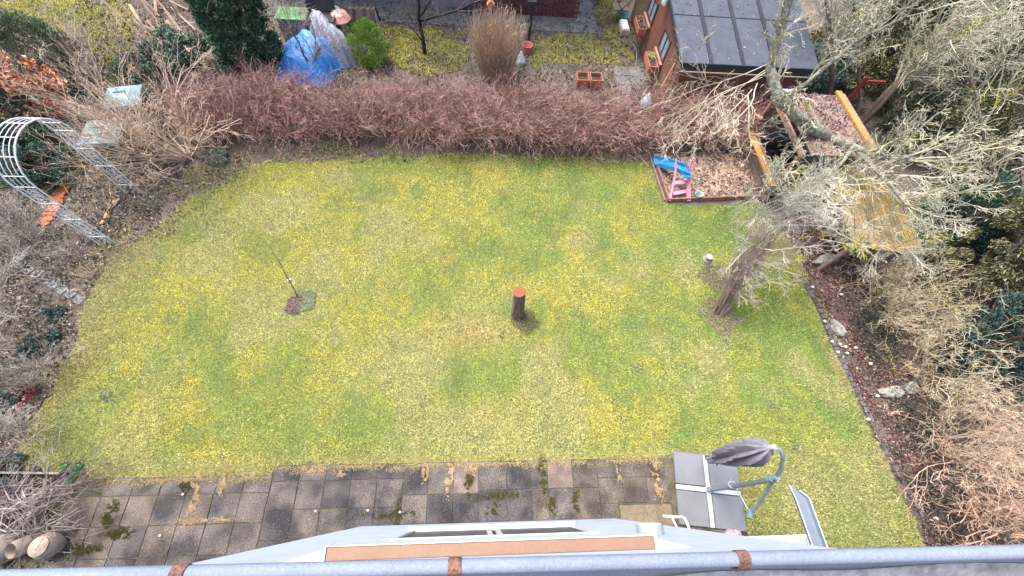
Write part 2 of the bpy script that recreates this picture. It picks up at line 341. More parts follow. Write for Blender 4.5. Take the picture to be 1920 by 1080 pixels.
# patio ------------------------------------------------------------
patio = MB(); patio.box((-7.2, -3.0, -.08), (-3.35, .43, .028)); patio.box((-3.345, -3.0, -.08), (4.3, .572, .028)); patio = tag(patio.build('patio', mat('patio_joint_sand', (.15, .13, .09), .95, .4, 4, bump=.6, col2=(.06, .06, .035), fine=90)), kind='structure')
SL = [mat('slab_dark', (.12, .105, .105), .88, .62, 2.6, bump=.6, col2=(.038, .035, .04), fine=110, objvar=.08), mat('slab_grey', (.18, .152, .135), .88, .62, 2.6, bump=.6, col2=(.058, .052, .053), fine=110, objvar=.08),
      mat('slab_brown', (.20, .162, .13), .88, .62, 2.6, bump=.6, col2=(.075, .062, .053), fine=110, objvar=.08), mat('slab_pink', (.23, .175, .15), .85, .4, 6, bump=.5, col2=(.16, .12, .105), fine=130, objvar=.1),
      mat('slab_mossy', (.10, .095, .07), .9, .4, 9, bump=.6, col2=(.06, .058, .035), fine=120, objvar=.1)]
slabmesh = {}
def slab(x0, x1, y0, y1, k):
    wx, wy = round(x1-x0, 2), round(y1-y0, 2); key = (wx, wy, k)
    if key not in slabmesh:
        b = MB(); b.box((-wx/2+.0045, -wy/2+.0045, -.03), (wx/2-.0045, wy/2-.0045, .04), bev=.005)
        me = bpy.data.meshes.new('slab'); me.from_pydata(b.V, [], b.F); me.materials.append(SL[k]); slabmesh[key] = me
    o = bpy.data.objects.new('slab', slabmesh[key]); C.objects.link(o); o.parent = patio
    o.location = ((x0+x1)/2, (y0+y1)/2, random.uniform(-.004, .004)); o.rotation_euler = (random.uniform(-.012, .012), random.uniform(-.012, .012), random.uniform(-.012, .012))
def pick(x, y):
    t = fbm(np.array([x*.6+3]), np.array([y*.9]), 61)[0]+random.uniform(-.2, .2)
    if x < -5.6: return random.choice([1, 2, 2])
    if x > 2: return random.choice([1, 2, 2, 1])
    return 0 if t > .58 else (1 if t > .42 else random.choice([2, 1, 0, 2, 1, 3, 1, 2]))
def rows(xs, ys):
    for y0, y1 in zip(ys[1:], ys[:-1]):
        for x0, x1 in zip(xs[:-1], xs[1:]):
            if y1 < -.34 and x1 > -1.85 and x0 < 2.15: continue
            if x0 < -6.3+max(0, y0)*.8: continue
            slab(x0, x1, y0, y1, pick(x0, y0))
rows([-6.6+.41*i for i in range(9)], [.45, .19, -.22, -.62, -1.03, -1.44])
rows([-3.31+.41*i for i in range(6)], [.58, .34, -.06, -.46, -.87, -1.28, -1.6])
rows([-1.26+.405*i for i in range(4)], [.585, .10, -.31]); rows([-.045+.5*i for i in range(5)][:1]+[.42, .83, 1.10, 1.52, 1.94], [.585, .14, -.31])
rows([1.94, 2.35, 2.76, 3.12], [.56, .28, -.10]); rows([3.12, 3.5, 3.9, 4.3], [-.5, -.85, -1.25]); rows([1.94, 2.24], [-.10, -.34]); rows([2.2, 2.62, 3.12], [-.5, -.9, -1.3])
# a long plain slab lying on the patio
mb = MB(); mb.box((2.24, -.44, .03), (3.1, -.13, .075), bev=.006)
tag(mb.build('stone_slab', mat('sandy_stone', (.24, .185, .125), .8, .25, 5, bump=.3, col2=(.17, .135, .09))), 'long plain sandy brown slab beside the corner of the white wall', 'slab')
# moss and dry grass in the joints
def joint_tuft(cx_, cy_, wx, wy, n, cols, hgt=.04, tall=False):
    x = rng.normal(0, wx*.34, n)+cx_; y = rng.normal(0, wy*.30, n)+cy_; x += .03*(fbm(x*9, y*9, 2)-.5)*4; k = fbm(x*22, y*22, 6) > .47; x, y = x[k], y[k]; N = len(x)
    return np.stack([x, y, .042+rng.random(N)*.012], 1), pal(cols, N, jit=.3)
mossP = []; mossC = []; MOSS = [(.075, .075, .02), (.10, .095, .025), (.045, .045, .02), (.13, .11, .05)]; DRY = [(.5, .37, .22), (.6, .47, .3), (.38, .28, .16)]
for a in [((745, 960), .10, .28), ((880, 905), .06, .3), ((1018, 890), .07, .38), ((1035, 945), .08, .2), ((1080, 940), .07, .2), ((940, 930), .38, .08), ((925, 955), .12, .14), ((735, 965), .4, .06), ((210, 965), .1, .25), ((230, 1000), .2, .1), ((160, 1030), .3, .1), ((350, 915), .12, .1), ((1140, 980), .1, .14)]:
    p, c = joint_tuft(*at(*a[0])[:2], a[1]*1.15, a[2]*1.15, 3000, MOSS); mossP.append(p); mossC.append(c)
for a in [((374, 905), .07, .22), ((366, 945), .08, .22), ((356, 975), .09, .12), ((845, 890), .05, .3), ((843, 910), .05, .2), ((884, 880), .08, .12), ((422, 905), .05, .2), ((800, 885), .05, .2), ((1160, 890), .05, .2), ((640, 884), .1, .1), ((470, 890), .2, .06), ((300, 902), .3, .06), ((390, 975), .5, .04), ((590, 880), .25, .08), ((1230, 900), .1, .5)]:
    p, c = joint_tuft(*at(*a[0])[:2], a[1]*1.2, a[2]*1.1, 2200, DRY); mossP.append(p); mossC.append(c)
# thin line of dry blades over the top edge of the patio
x = rng.uniform(-6.2, 3.1, 9000); y = .56-np.abs(rng.normal(size=9000))*.035-.08*(fbm(x*3, x*0, 2) > .55)*rng.random(9000)
y = np.where(x < -3.35, y-.14, y); mossP.append(np.stack([x, y, np.full(9000, .045)], 1)); mossC.append(pal(DRY+[(.3, .28, .1), (.22, .2, .1)], 9000))
# fine specks of debris over the whole patio
x = rng.uniform(-6.4, 4.2, 26000); y = rng.uniform(-1.5, .55, 26000); k = inside([(-6.6, -2), (-6.6, .5), (4.2, .5), (4.2, -2)], x, y) & (fbm(x*2.2, y*2.2, 44) > .42); x, y = x[k], y[k]
mp = np.concatenate(mossP); mc = np.concatenate(mossC)
tag(link('joint_moss', leafmesh('joint_moss', mp, rng.uniform(.008, .02, len(mp)), mc, upbias=2.2, fold=.3), M_litter), 'dark moss and straw coloured grass tufts in the joints of the patio', 'moss', kind='stuff')
tag(link('patio_debris', leafmesh('patio_debris', np.stack([x, y, np.full(len(x), .05)], 1), rng.uniform(.005, .015, len(x)), pal([(.32, .29, .26), (.2, .16, .12), (.04, .035, .03), (.05, .05, .03), (.28, .22, .15), (.08, .085, .03)], len(x)), upbias=3, fold=.1), M_litter), 'small bits of leaf and grit scattered over the patio slabs', 'debris', kind='stuff')
for i, p in enumerate([(343, 927), (1086, 985), (750, 960), (592, 958), (300, 1004), (690, 957)]):
    q = at(*p, .05); tag(rockmesh('pebble', .02, .016, .012, i).build('pebble', mat('pale_pebble', (.62, .58, .52), .7, .1) if i == 0 else bpy.data.materials['pale_pebble'], loc=q), ['larger white pebble at the straw filled joint left of the blue grey slab', 'white pebble in the middle of the left patio slabs', 'white pebble next to the dark moss near the wall corner', 'white pebble on a joint in the middle of the patio', 'white speck of stone on the left slabs below the row joint', 'white pebble just above the corner of the white wall'][i], 'pebble', 'pebbles on the patio')

# ================================================================== HOUSE
M_wall = mat('white_render', (.57, .63, .73), .85, .05, 3, bump=.5, fine=150)
M_white = mat('white_plastic', (.68, .70, .73), .35, .03, 3, bump=0)
M_zinc = mat('zinc', (.205, .24, .30), .8, .10, 9, metal=.05, bump=.1, col2=(.18, .212, .27), fine=260)
M_copper = mat('copper_brown', (.13, .075, .06), .7, .3, 60, metal=.2, bump=.5, col2=(.24, .12, .09), fine=200)
house = thing('house', 'white rendered house wall with wide window seen from its eaves', 'house', (0, -.3, 0))
def hb(name, b, m, parent=house, **k): o = b.build(name, m, parent, **k); o.location = (0, .3, 0) if parent is house else (0, 0, 0); return o
WX0, WX1, WZ0, WZ1 = -.86, 1.16, 1.55, 2.85
b = MB()
b.box((-1.83, -1.9, 0), (WX0, -.31, 6.45)); b.box((WX1, -1.9, 0), (2.14, -.31, 6.45)); b.box((WX0, -1.9, 0), (WX1, -.31, WZ0)); b.box((WX0, -1.9, WZ1), (WX1, -.31, 6.45))
b.box((-9.5, -8, 0), (9.5, -1.9, 6.45)); hb('wall', b, M_wall)
b = MB(); b.add([(-9.8, -.22, 6.62), (9.8, -.22, 6.62), (9.8, -5, 10.2), (-9.8, -5, 10.2), (-9.8, -.22, 6.50), (9.8, -.22, 6.50), (9.8, -5, 10.0), (-9.8, -5, 10.0), (9.8, -10, 6.6), (-9.8, -10, 6.6), (9.8, -10, 6.4), (-9.8, -10, 6.4)], [(0, 1, 2, 3), (7, 6, 5, 4), (0, 4, 5, 1), (3, 2, 8, 9), (6, 7, 11, 10), (1, 5, 6, 2), (0, 3, 7, 4), (2, 6, 10, 8), (9, 8, 10, 11), (3, 9, 11, 7)]); hb('roof', b, mat('roof_tiles', (.25, .12, .09), .8, .2, 5))
# window in the bay
wn = MB()
for a, c in (((WX0+.002, -.37, WZ0+.002), (WX0+.06, -.300, WZ1-.002)), ((WX1-.06, -.37, WZ0+.002), (WX1-.002, -.300, WZ1-.002)), ((WX0+.06, -.37, WZ0+.002), (WX1-.06, -.300, WZ0+.07)), ((WX0+.06, -.37, WZ1-.06), (WX1-.06, -.300, WZ1-.002)), ((.07, -.37, WZ0+.07), (.12, -.302, WZ1-.06)), ((.17, -.37, WZ0+.07), (.22, -.302, WZ1-.06))): wn.box(a, c)
wf = hb('window', wn, M_white)
M_glass = mat('dark_glass', (.07, .08, .095), .35, .15, 30, bump=.1, spec=.08)
for x0, x1 in ((WX0+.06, .07), (.22, WX1-.06)): gl = MB(); gl.box((x0, -.325, WZ0+.07), (x1, -.318, WZ1-.06)); gl.build('pane', M_glass, wf)
gl = MB(); gl.box((.12, -.34, WZ0+.07), (.17, -.33, WZ1-.06)); gl.build('post_gap', mat('dark_rubber', (.04, .04, .05), .6), wf)
sl = MB(); sl.box((WX0-.03, -.309, WZ0-.05), (WX1+.03, -.27, WZ0-.03)); sl.build('sill', M_white, wf)
# brown window ledge / awning box high on the wall
b = MB(); b.box((-.95, -.309, 4.22), (1.13, -.235, 4.36), bev=.004); aw = hb('awning_box', b, mat('brown_sheet', (.30, .185, .125), .6, .05, 4, bump=.05, col2=(.27, .17, .115), spec=.2))
b = MB(); b.box((-.965, -.309, 4.21), (-.952, -.225, 4.368)); b.box((1.132, -.309, 4.21), (1.145, -.225, 4.368)); b.box((-.95, -.233, 4.215), (1.13, -.227, 4.366)); b.build('edge_trim', M_white, aw)
b = MB(); b.add([(-1.25, -.318, 4.3), (-.967, -.318, 4.3), (-.967, -.25, 4.3), (-1.25, -.318, 4.27), (-.967, -.318, 4.27), (-.967, -.25, 4.27)], [(0, 1, 2), (5, 4, 3), (0, 2, 5, 3), (1, 0, 3, 4), (2, 1, 4, 5)])
hb('ledge', b, M_white); b = MB(); b.add([(1.43, -.318, 4.3), (1.147, -.318, 4.3), (1.147, -.25, 4.3), (1.43, -.318, 4.27), (1.147, -.318, 4.27), (1.147, -.25, 4.27)], [(2, 1, 0), (3, 4, 5), (3, 5, 2, 0), (4, 3, 0, 1), (5, 4, 1, 2)]); hb('ledge', b, M_white)
# wall lamp
t = thing('wall_lamp', 'round grey drum lamp on the white wall right of the window', 'lamp', (1.52, -.308, 3.25))
b = MB(); n = 24; b.tube([(0, 0, 0), (0, .075, 0)], .118, 24); b.build('lamp_body', mat('lamp_grey', (.30, .33, .36), .5, .06, 5, bump=0), t, smooth=True)
b = MB(); b.tube([(0, .076, 0), (0, .088, 0), (0, .094, 0)], [.108, .10, .06], 24); b.build('lamp_glass', mat('lamp_opal', (.55, .56, .52), .3, .03, 5, bump=0), t, smooth=True)
# gutter: sheet profile with rolled bead, drawn along X
g = thing('rain_gutter', 'pale zinc roof gutter with rolled edge running across the bottom', 'gutter', (0, -.08, 6.7))
prof = [(-.165, .03), (-.165, -.02)] + [(-.085+.08*math.cos(t), -.02+.08*math.sin(t)) for t in np.linspace(math.pi, 2*math.pi, 12)][1:] + [(-.005, -.005)]
out = [(y*1.0+(.0015 if y > -.08 else -.0015), z-.0025) for y, z in prof]
xs = np.linspace(-6, 7, 27); b = MB(); V = []
tilt = lambda x: (.0 + .010*x*0, 0)
for x in xs:
    for y, z in prof: V.append((x, y, z))
    for y, z in out: V.append((x, y, z))
K = len(prof); F = []
for i in range(len(xs)-1):
    o = i*2*K; q = o+2*K
    for k in range(K-1): F.append((o+k, o+k+1, q+k+1, q+k)); F.append((o+K+k+1, o+K+k, q+K+k, q+K+k+1))
b.add(V, F); b.build('gutter_sheet', M_zinc, g, smooth=True)
b = MB(); b.tube([(x, .003, .0) for x in xs], .0098, 14); b.build('bead', M_zinc, g, smooth=True)
# wet sediment in the trough
b = MB(); xs2 = np.linspace(-6, 7, 260); V = []
for x in xs2:
    wv = .012*(vn(np.array([x*5.]), np.array([0.]), 4)[0]-.5)+.012*(vn(np.array([x*1.3]), np.array([3.]), 5)[0]-.5)
    V += [(x, -.020+wv-.006, -.082+.02), (x, -.06, -.0902), (x, -.11, -.0902), (x, -.15+wv, -.075)]
F = [(i*4+k, i*4+k+1, i*4+5+k, i*4+4+k) for i in range(len(xs2)-1) for k in range(3)]
b.add(V, [f[::-1] for f in F]); b.build('sediment', mat('gutter_silt', (.22, .235, .25), .75, .2, 25, bump=.4, col2=(.16, .17, .185)), g, smooth=True)
for px, nm in ((344, 0), (853, 0), (1392, 0)):
    cx_ = at(px, 1056, 6.7)[0]; br = MB(); wdt = .0092
    pr = [(.0115*math.cos(t)+.003, .0115*math.sin(t)+.0) for t in np.linspace(-1.9, 2.2, 12)] + [(-.012, -.004), (-.010, -.022)]
    vs = []
    for sx in (-wdt, wdt):
        vs += [(cx_+sx, y, z) for y, z in pr]
    for sx in (-wdt, wdt):
        vs += [(cx_+sx, y-(y-.005)*.13, z-(z-.003)*.13) for y, z in pr]
    L = len(pr); fs = []
    for k in range(L-1): fs += [(k, k+1, L+k+1, L+k), (2*L+k+1, 2*L+k, 3*L+k, 3*L+k+1), (k+1, k, 2*L+k, 2*L+k+1), (L+k, L+k+1, 3*L+k+1, 3*L+k)]
    br.add(vs, fs); br.tube([(cx_-.004, -.0145, -.014), (cx_-.004, -.0085, -.014)], .0025, 6); o = br.build('bracket', M_copper, g, smooth=True)
g.rotation_euler = (0, 0, R(-.62)); g.location.y -= .006
# ---- right of the bay: porch glass, zinc channel, white tube rack
t = thing('porch_canopy', 'dirty glass canopy panel between white wall and zinc channel', 'canopy', (3.2, -.8, 2.0))
b = MB(); b.box((-1.0, -.9, -.008), (.66, .31, 0)); gp = b.build('pane', mat('frosted_glass', (.50, .54, .50), .25, .25, 5, bump=.1, col2=(.36, .39, .36)), t)
b = MB(); b.box((-1.0, .315, -.02), (.69, .345, .012)); b.box((.665, -.9, -.02), (.69, .312, .012)); b.build('frame', M_white, t)
t = thing('zinc_channel', 'long grey metal channel sticking out over the lawn beside the canopy', 'metal channel', (3.93, -.3, 2.02), R(3))
b = MB(); L0, L1 = -1.5, .38
def uprof(y, zz=0): return [(-.085, y, .05+zz), (-.075, y, .0), (-.02, y, -.012), (.05, y, -.012), (.078, y, .0), (.088, y, .05+zz)]
sec = [uprof(L0), uprof(L1-.15), [(-.085, L1, .02), (-.07, L1, .0), (-.05, L1, -.008), (-.02, L1-.01, -.012), (.0, L1-.05, -.01), (.02, L1-.08, .0)]]
vs = [v for s_ in sec for v in s_]; vs += [(x, y, z-.004) for x, y, z in vs]; K = 6; T0 = 18; fs = []
for i in range(2):
    for k in range(5): fs += [(i*K+k, i*K+k+1, i*K+K+k+1, i*K+K+k), (T0+i*K+k+1, T0+i*K+k, T0+i*K+K+k, T0+i*K+K+k+1)]
b.add(vs, fs); b.build('channel_sheet', M_zinc, t)
b = MB(); b.tube([(-.085, L0, .052), (-.085, L1-.15, .052), (-.085, L1, .022)], .006, 8); b.tube([(.088, L0, .052), (.088, L1-.16, .052), (.03, L1-.07, .01)], .006, 8); b.build('rim', M_white, t, smooth=True)
t = thing('tube_rack', 'white bent tube rack standing beside the corner of the house', 'rack', (2.85, -.5, 0))
b = MB(); b.tube([(-.23, .235, .86), (-.10, .22, .87), (.04, .215, .87), (.08, .20, .87), (.11, .10, .87), (.14, -.3, .87), (.15, -.34, .8), (.15, -.34, .04)], .018, 8)
b.tube([(-.10, .215, .86), (-.03, 0, .86), (.0, -.3, .86), (.0, -.34, .8), (.0, -.34, .04)], .015, 8); b.build('tube_frame', M_white, t, smooth=True)
b = MB(); b.tube([(-.235, .2355, .86), (-.245, .2365, .86)], .02, 8); b.build('end_cap', mat('grey_cap', (.4, .4, .4), .6), t)
q = at(1372, 1003, .06); b = rockmesh('bag', .14, .09, .07, 5); tag(b.build('crumpled_bag', mat('pink_plastic', (.62, .42, .46), .5, .2, 25, bump=.5), loc=(q[0]+.0, q[1], .09)), 'crumpled pale pink bag on the slabs next to the canopy', 'bag')

# ================================================================== PARASOL
t = thing('cantilever_parasol', 'folded grey cantilever parasol on a cross base with four slabs', 'parasol', (3.79, .06, .04), R(-7))
M_para = mat('grey_metal', (.27, .31, .36), .4, .08, 8, metal=.3, bump=0); M_pgs = mat('concrete_plate', (.195, .202, .222), .8, .10, 3, bump=.15, col2=(.165, .172, .19), fine=120)
b = MB(); b.box((-.545, -.035, .005), (.545, .035, .035)); b.box((-.035, .037, .006), (.035, .545, .034)); b.box((-.035, -.545, .006), (.035, -.037, .034)); b.build('cross_base', mat('pale_metal', (.62, .66, .72), .4, .05, 5, metal=.2, bump=0), t)
for sx in (-1, 1):
    for sy in (-1, 1):
        b = MB(); b.box((sx*.3-.25, sy*.3-.25, -.0), (sx*.3+.25, sy*.3+.25, .045), bev=.006); b.build('base_slab', M_pgs, t)
loc = Matrix.Rotation(R(7), 3, 'Z')
def pl(x, y, z): v = loc @ Vector((x-3.79, y-.06, 0)); return (v.x, v.y, z-.04)
b = MB(); b.tube([pl(3.79, .06, .08), pl(3.79, .08, .6), pl(3.80, .11, 1.1), pl(3.83, .15, 1.72)], [.032, .032, .03, .028], 12); b.tube([pl(3.79, .06, .06), pl(3.79, .06, .16)], .048, 12); b.build('pole', M_para, t, smooth=True)
arc = [(3.645, .50, 2.24), (3.70, .46, 2.25), (3.76, .38, 2.17), (3.84, .26, 1.95), (3.88, .16, 1.72), (3.905, .04, 1.48), (3.91, -.10, 1.24), (3.88, -.22, 1.04), (3.86, -.27, .96)]
b = MB(); b.tube([pl(*p) for p in arc], [.024]*7+[.026, .026], 10); b.build('arm', M_para, t, smooth=True)
b = MB(); b.tube([pl(3.86, -.30, .95), pl(3.87, -.22, 1.0)], .04, 10); b.build('joint', mat('blue_grey_joint', (.20, .29, .38), .4, .05, 5), t, smooth=True); b = MB(); b.tube([pl(3.83, .17, 1.64), pl(3.87, .17, 1.8)], .038, 10); b.build('joint', bpy.data.materials['blue_grey_joint'], t, smooth=True)
b = MB(); b.tube([pl(3.80, .12, .86), pl(3.86, -.26, .98)], .012, 8); b.build('strut', M_para, t, smooth=True)
b = MB(); b.tube([pl(3.80+.05*math.cos(a), .11+.05*math.sin(a), .80+.02*math.sin(a*2)) for a in np.linspace(0, 6.28, 15)[:-1]], .010, 6, closed=True); b.tube([pl(3.80, .16, .8), pl(3.79, .20, .83)], .012, 6); b.build('crank_handle', mat('pale_grey_plastic', (.5, .53, .56), .4), t, smooth=True)
b = MB(); b.tube([pl(3.63, .50, 2.26), pl(3.62, .49, 2.08)], [.03, .035], 10); cp = b.build('hub', mat('hub_grey', (.55, .58, .62), .4), t, smooth=True)
# folded canopy with deep pleats
n = 48; vs = []; zs = [(2.17, .035), (2.12, .075), (2.0, .12), (1.8, .155), (1.6, .16), (1.4, .15), (1.2, .13), (1.05, .11), (.95, .095), (.90, .075), (.83, .085), (.66, .078), (.63, .05)]
for i, (z, r) in enumerate(zs):
    for k in range(n):
        a = 2*math.pi*k/n; pt = math.sin(a*8+z*2.4+.6*math.sin(z*4))*(.42 if .9 < z < 2.1 else .12)+.12*math.sin(a*3+z*3); rr = r*(1+pt)
        x, y, zz = pl(3.622+rr*math.cos(a)*1.05, .49+rr*math.sin(a)*.85, z+.03*math.sin(a*2)*(i > 1)); vs.append((x, y, zz))
b = MB(); b.add(vs, [(i*n+(k+1) % n, i*n+k, (i+1)*n+k, (i+1)*n+(k+1) % n) for i in range(len(zs)-1) for k in range(n)]+[tuple((len(zs)-1)*n+k for k in range(n))])
cv = b.build('canopy', mat('grey_violet_cloth', (.27, .255, .305), .85, .1, 10, bump=.2), t, smooth=True)
b = MB(); b.tube([pl(3.622+.10*math.cos(a), .49+.085*math.sin(a), .90) for a in np.linspace(0, 6.28, 17)[:-1]], .008, 6, closed=True); b.tube([pl(3.6, .41, .9), pl(3.59, .39, .87), pl(3.61, .38, .84)], .01, 6); b.build('tie_strap', mat('strap_grey', (.3, .3, .33), .7), cv)

# ================================================================== LAWN THINGS
x, y = scatter(lawn, 1500, .05); k = rng.random(len(x)) < np.clip(.12+np.abs(x)/9, 0, 1)
x, y = x[k], y[k]
tag(link('lawn_leaves', leafmesh('lawn_leaves', np.stack([x, y, rng.uniform(.03, .05, len(x))], 1), rng.uniform(.015, .045, len(x)), pal([(.10, .08, .05), (.25, .18, .12), (.06, .07, .03), (.5, .46, .36)], len(x)), upbias=1.5), M_litter), 'a few small dark leaves and specks scattered over the lawn', 'fallen leaves', kind='stuff')
x = rng.uniform(4.75, 7.9, 500); y = rng.uniform(9.15, 13.8, 500); zz = 1.66+(y-9.05)*.1825+.014
tag(link('shed_roof_leaves', leafmesh('shed_roof_leaves', np.stack([x, y, zz], 1), rng.uniform(.02, .06, 500), pal([(.3, .27, .2), (.45, .4, .33), (.3, .14, .1), (.15, .15, .12)], 500), upbias=2), M_litter), 'small leaves and lichen crumbs lying on the grey felt roof', 'fallen leaves', kind='stuff')

def brk(name, r0, pts, m, parent=None, n=14, rough=.12, rs=None):
    b = MB(); b.tube(pts, rs or r0, n); r_ = random.Random(3)
    b.V = [tuple(Vector(v)*(1)+Vector((r_.uniform(-1, 1), r_.uniform(-1, 1), 0))*r0*rough) for v in b.V]
    return b.build(name, m, parent)
M_bark = mat('dark_bark', (.24, .18, .145), .95, .45, 30, bump=1., col2=(.11, .08, .065), fine=70)
q = at(970, 590); t = thing('tree_stump', 'tall cut tree stump with reddish sawn top standing in the lawn', 'stump', (q[0], q[1], 0))
brk('trunk', .125, [(0, 0, -.02), (0, .0, .03), (0, .0, .12), (-.01, .02, .4), (-.02, .02, .7), (-.035, .03, .95)], M_bark, t, 18, .09, [.17, .14, .125, .115, .108, .11])
b = MB(); b.lathe([(.106, 0), (.100, .012), (.09, .014), (.05, .015), (.01, .015)], (-.035, .03, .945), 20); b.build('sawn_top', mat('fresh_sawn_wood', (.50, .085, .045), .8, .3, 40, bump=.3, col2=(.36, .10, .06), spec=.1), t)
q = at(560, 562); t = thing('sapling', 'thin leaning bare sapling rising from a patch of bare soil', 'sapling', (q[0], q[1], 0))
tip = at(498, 453, .95)-q; mid = at(540, 522, .38)-q
b = MB(); b.tube([(0, 0, -.02), tuple(mid*.5+np.array([.02, 0, .02])), tuple(mid), tuple(mid*.5+tip*.5+np.array([.03, 0, .02])), tuple(tip)], [.014, .011, .009, .006, .003], 6); b.build('stem', mat('sapling_bark', (.10, .08, .065), .8), t)
b = MB(); s0 = mid*.6+tip*.4
for k in range(4): b.tube([tuple(mid*(1-.15*k)+tip*.15*k), tuple(mid*(1-.15*k)+tip*.15*k+np.array([random.uniform(-.05, .05), .04, .09]))], [.004, .002], 4)
b.build('side_shoots', bpy.data.materials['sapling_bark'], t)
b = MB(); b.box((mid[0]-.03, mid[1]-.03, mid[2]-.09), (mid[0]+.05, mid[1]+.01, mid[2]-.02), rz=.4, bev=.01); b.build('tie', mat('pale_cloth', (.6, .6, .62), .8), t)
x, y = scatter([(q[0]-.22, q[1]-.26), (q[0]+.02, q[1]-.30), (q[0]+.08, q[1]+.02), (q[0]-.05, q[1]+.10), (q[0]-.20, q[1]+.0)], 2600, .03)
tag(link('mulch_patch', leafmesh('mulch', np.stack([x, y, rng.uniform(.02, .05, len(x))], 1), .035, pal([(.27, .19, .16), (.18, .13, .11), (.40, .31, .27)], len(x)), upbias=1), M_litter), 'brown crumbly mulch at the foot of the thin sapling', 'mulch', kind='stuff')
x, y = scatter([(q[0]+.02, q[1]-.28), (q[0]+.32, q[1]-.22), (q[0]+.36, q[1]+.10), (q[0]+.2, q[1]+.2), (q[0], q[1]+.15)], 2400, .04)
tag(link('soil_patch', leafmesh('crumbs', np.stack([x, y, rng.uniform(.02, .045, len(x))], 1), .03, pal([(.33, .34, .22), (.40, .40, .30), (.27, .32, .13)], len(x)), upbias=1), M_litter), 'grey green thin turf patch right of the sapling', 'turf patch', kind='stuff')
# circular litter round the stump and the brush
for nm, pp, rr, k, cl, lb in (('stump_litter', (985, 603), .26, 1300, [(.2, .18, .1), (.28, .24, .17), (.15, .17, .07)], 'thin brownish grass round the tree stump'), ('brush_litter', (1350, 592), .42, 2600, [(.3, .25, .17), (.38, .33, .22), (.22, .22, .12)], 'dead leaves round the foot of the upright brush'), ('light_litter', (1340, 520), .34, 1500, BR, 'dead leaves between the round garden light and the brush')):
    c0 = at(*pp); a = rng.uniform(0, 6.28, k); r_ = rr*np.sqrt(rng.random(k))*(.75+.5*vn(a*2, a*0, 4)); 
    tag(link(nm, leafmesh(nm, np.stack([c0[0]+r_*np.cos(a), c0[1]+r_*np.sin(a), rng.uniform(.01, .045, k)], 1), .032, pal(cl, k), upbias=1), M_litter), lb, 'leaf litter', kind='stuff')
q = at(1325, 487); t = thing('garden_light', 'small round pale disc light set in the grass', 'garden light', (q[0], q[1], 0))
b = MB(); b.lathe([(.03, -.02), (.03, .10), (.075, .11), (.08, .125), (.075, .14), (.03, .15), (.0, .152)][:-1], (0, 0, 0), 18); b.build('disc', mat('chalky_stone', (.40, .355, .345), .7, .15, 18), t, smooth=True)
b = MB(); b.lathe([(.10, .0), (.10, .035), (.07, .04)], (0, 0, 0), 18); b.build('foot_ring', mat('grey_ring', (.3, .28, .26), .8), t)
q = at(905, 622, .05); tag(rockmesh('p', .025, .02, .015, 3).build('pebble', bpy.data.materials['pale_pebble'], loc=q), 'tiny pale stone in the dry yellow patch near the stump', 'pebble')
q = at(940, 628); b = grow(np.tile(q+np.array([0, 0, .0]), (16, 1))+rng.normal(size=(16, 3))*np.array([.04, .04, 0]), norm(rng.normal(size=(16, 3))*.5+np.array([0, 0, 1])), .09, .004, [(3, .6, 40, .7, 0, .2)], nseg=2)
tag(link('weed', segmesh('weed', cat(b), twigcol((.10, .13, .06), (.07, .07, .04))), M_twig), 'small dark weed clump between stump and dry patch', 'weed')
for i, pxy in enumerate([(1490, 840), (1195, 690), (200, 745), (1360, 640), (1445, 760)]):
    q = at(*pxy); k = 60; tag(link('weed', leafmesh('weed', q+rng.normal(size=(k, 3))*np.array([.07, .06, .01])+np.array([0, 0, .03]), .04, pal([(.25, .26, .16), (.14, .17, .08), (.35, .33, .25)], k), upbias=1), M_leaf),
        ['greyish rosette weed right of the folded parasol', 'dark small weed in the middle of the right lawn', 'small weed near the left lawn edge', 'flat weed just below the upright brush', 'flat weed between parasol and upright brush'][i], 'weed')
# lawn edging of small grey pavers
ed = thing('lawn_edging', 'line of small grey stone pavers edging the right side of the lawn', 'edging', (*at(1600, 730)[:2], 0))
M_pav = mat('grey_paver', (.15, .135, .145), .85, .3, 12, objvar=.2); pts = [(1500, 520), (1530, 570), (1560, 640), (1590, 705), (1625, 775), (1650, 830), (1690, 900), (1730, 970)]
W_ = P(pts); e0 = np.array(ed.location[:2]); me = None
for (x0, y0), (x1, y1) in zip(W_[:-1], W_[1:]):
    d = math.hypot(x1-x0, y1-y0); k = max(1, round(d/.12))
    for j in range(k):
        tt = (j+.5)/k
        if me is None: bb = MB(); bb.box((-.045, -.052, -.02), (.045, .052, .045), bev=.006); me = bpy.data.meshes.new('paver'); me.from_pydata(bb.V, [], bb.F); me.materials.append(M_pav)
        o = bpy.data.objects.new('paver', me); C.objects.link(o); o.parent = ed; o.location = (x0+(x1-x0)*tt-e0[0], y0+(y1-y0)*tt-e0[1], random.uniform(-.01, .005)); o.rotation_euler = (random.uniform(-.05, .05), 0, math.atan2(y1-y0, x1-x0)-math.pi/2+random.uniform(-.08, .08))
M_stone = mat('lichen_stone', (.36, .35, .31), .9, .3, 14, bump=.8, col2=(.24, .23, .20), fine=50)
for (px, py, sx, sy, sz, rz, lb) in ((1570, 616, .11, .20, .09, .25, 'upright oval grey stone just beside the lawn edging'), (1672, 735, .28, .12, .08, .12, 'long flat grey stone lying in the red leaf border'), (1705, 728, .2, .11, .1, .5, 'angular grey stone behind the long flat stone'), (1548, 488, .32, .12, .10, .2, 'lichen covered flat stone under the hanging branches')):
    q = at(px, py, .06); o = rockmesh('s', sx, sy, sz, px).build('garden_stone', M_stone, loc=(q[0], q[1], .05)); o.rotation_euler = (.05, .04, rz); tag(o, lb, 'stone')
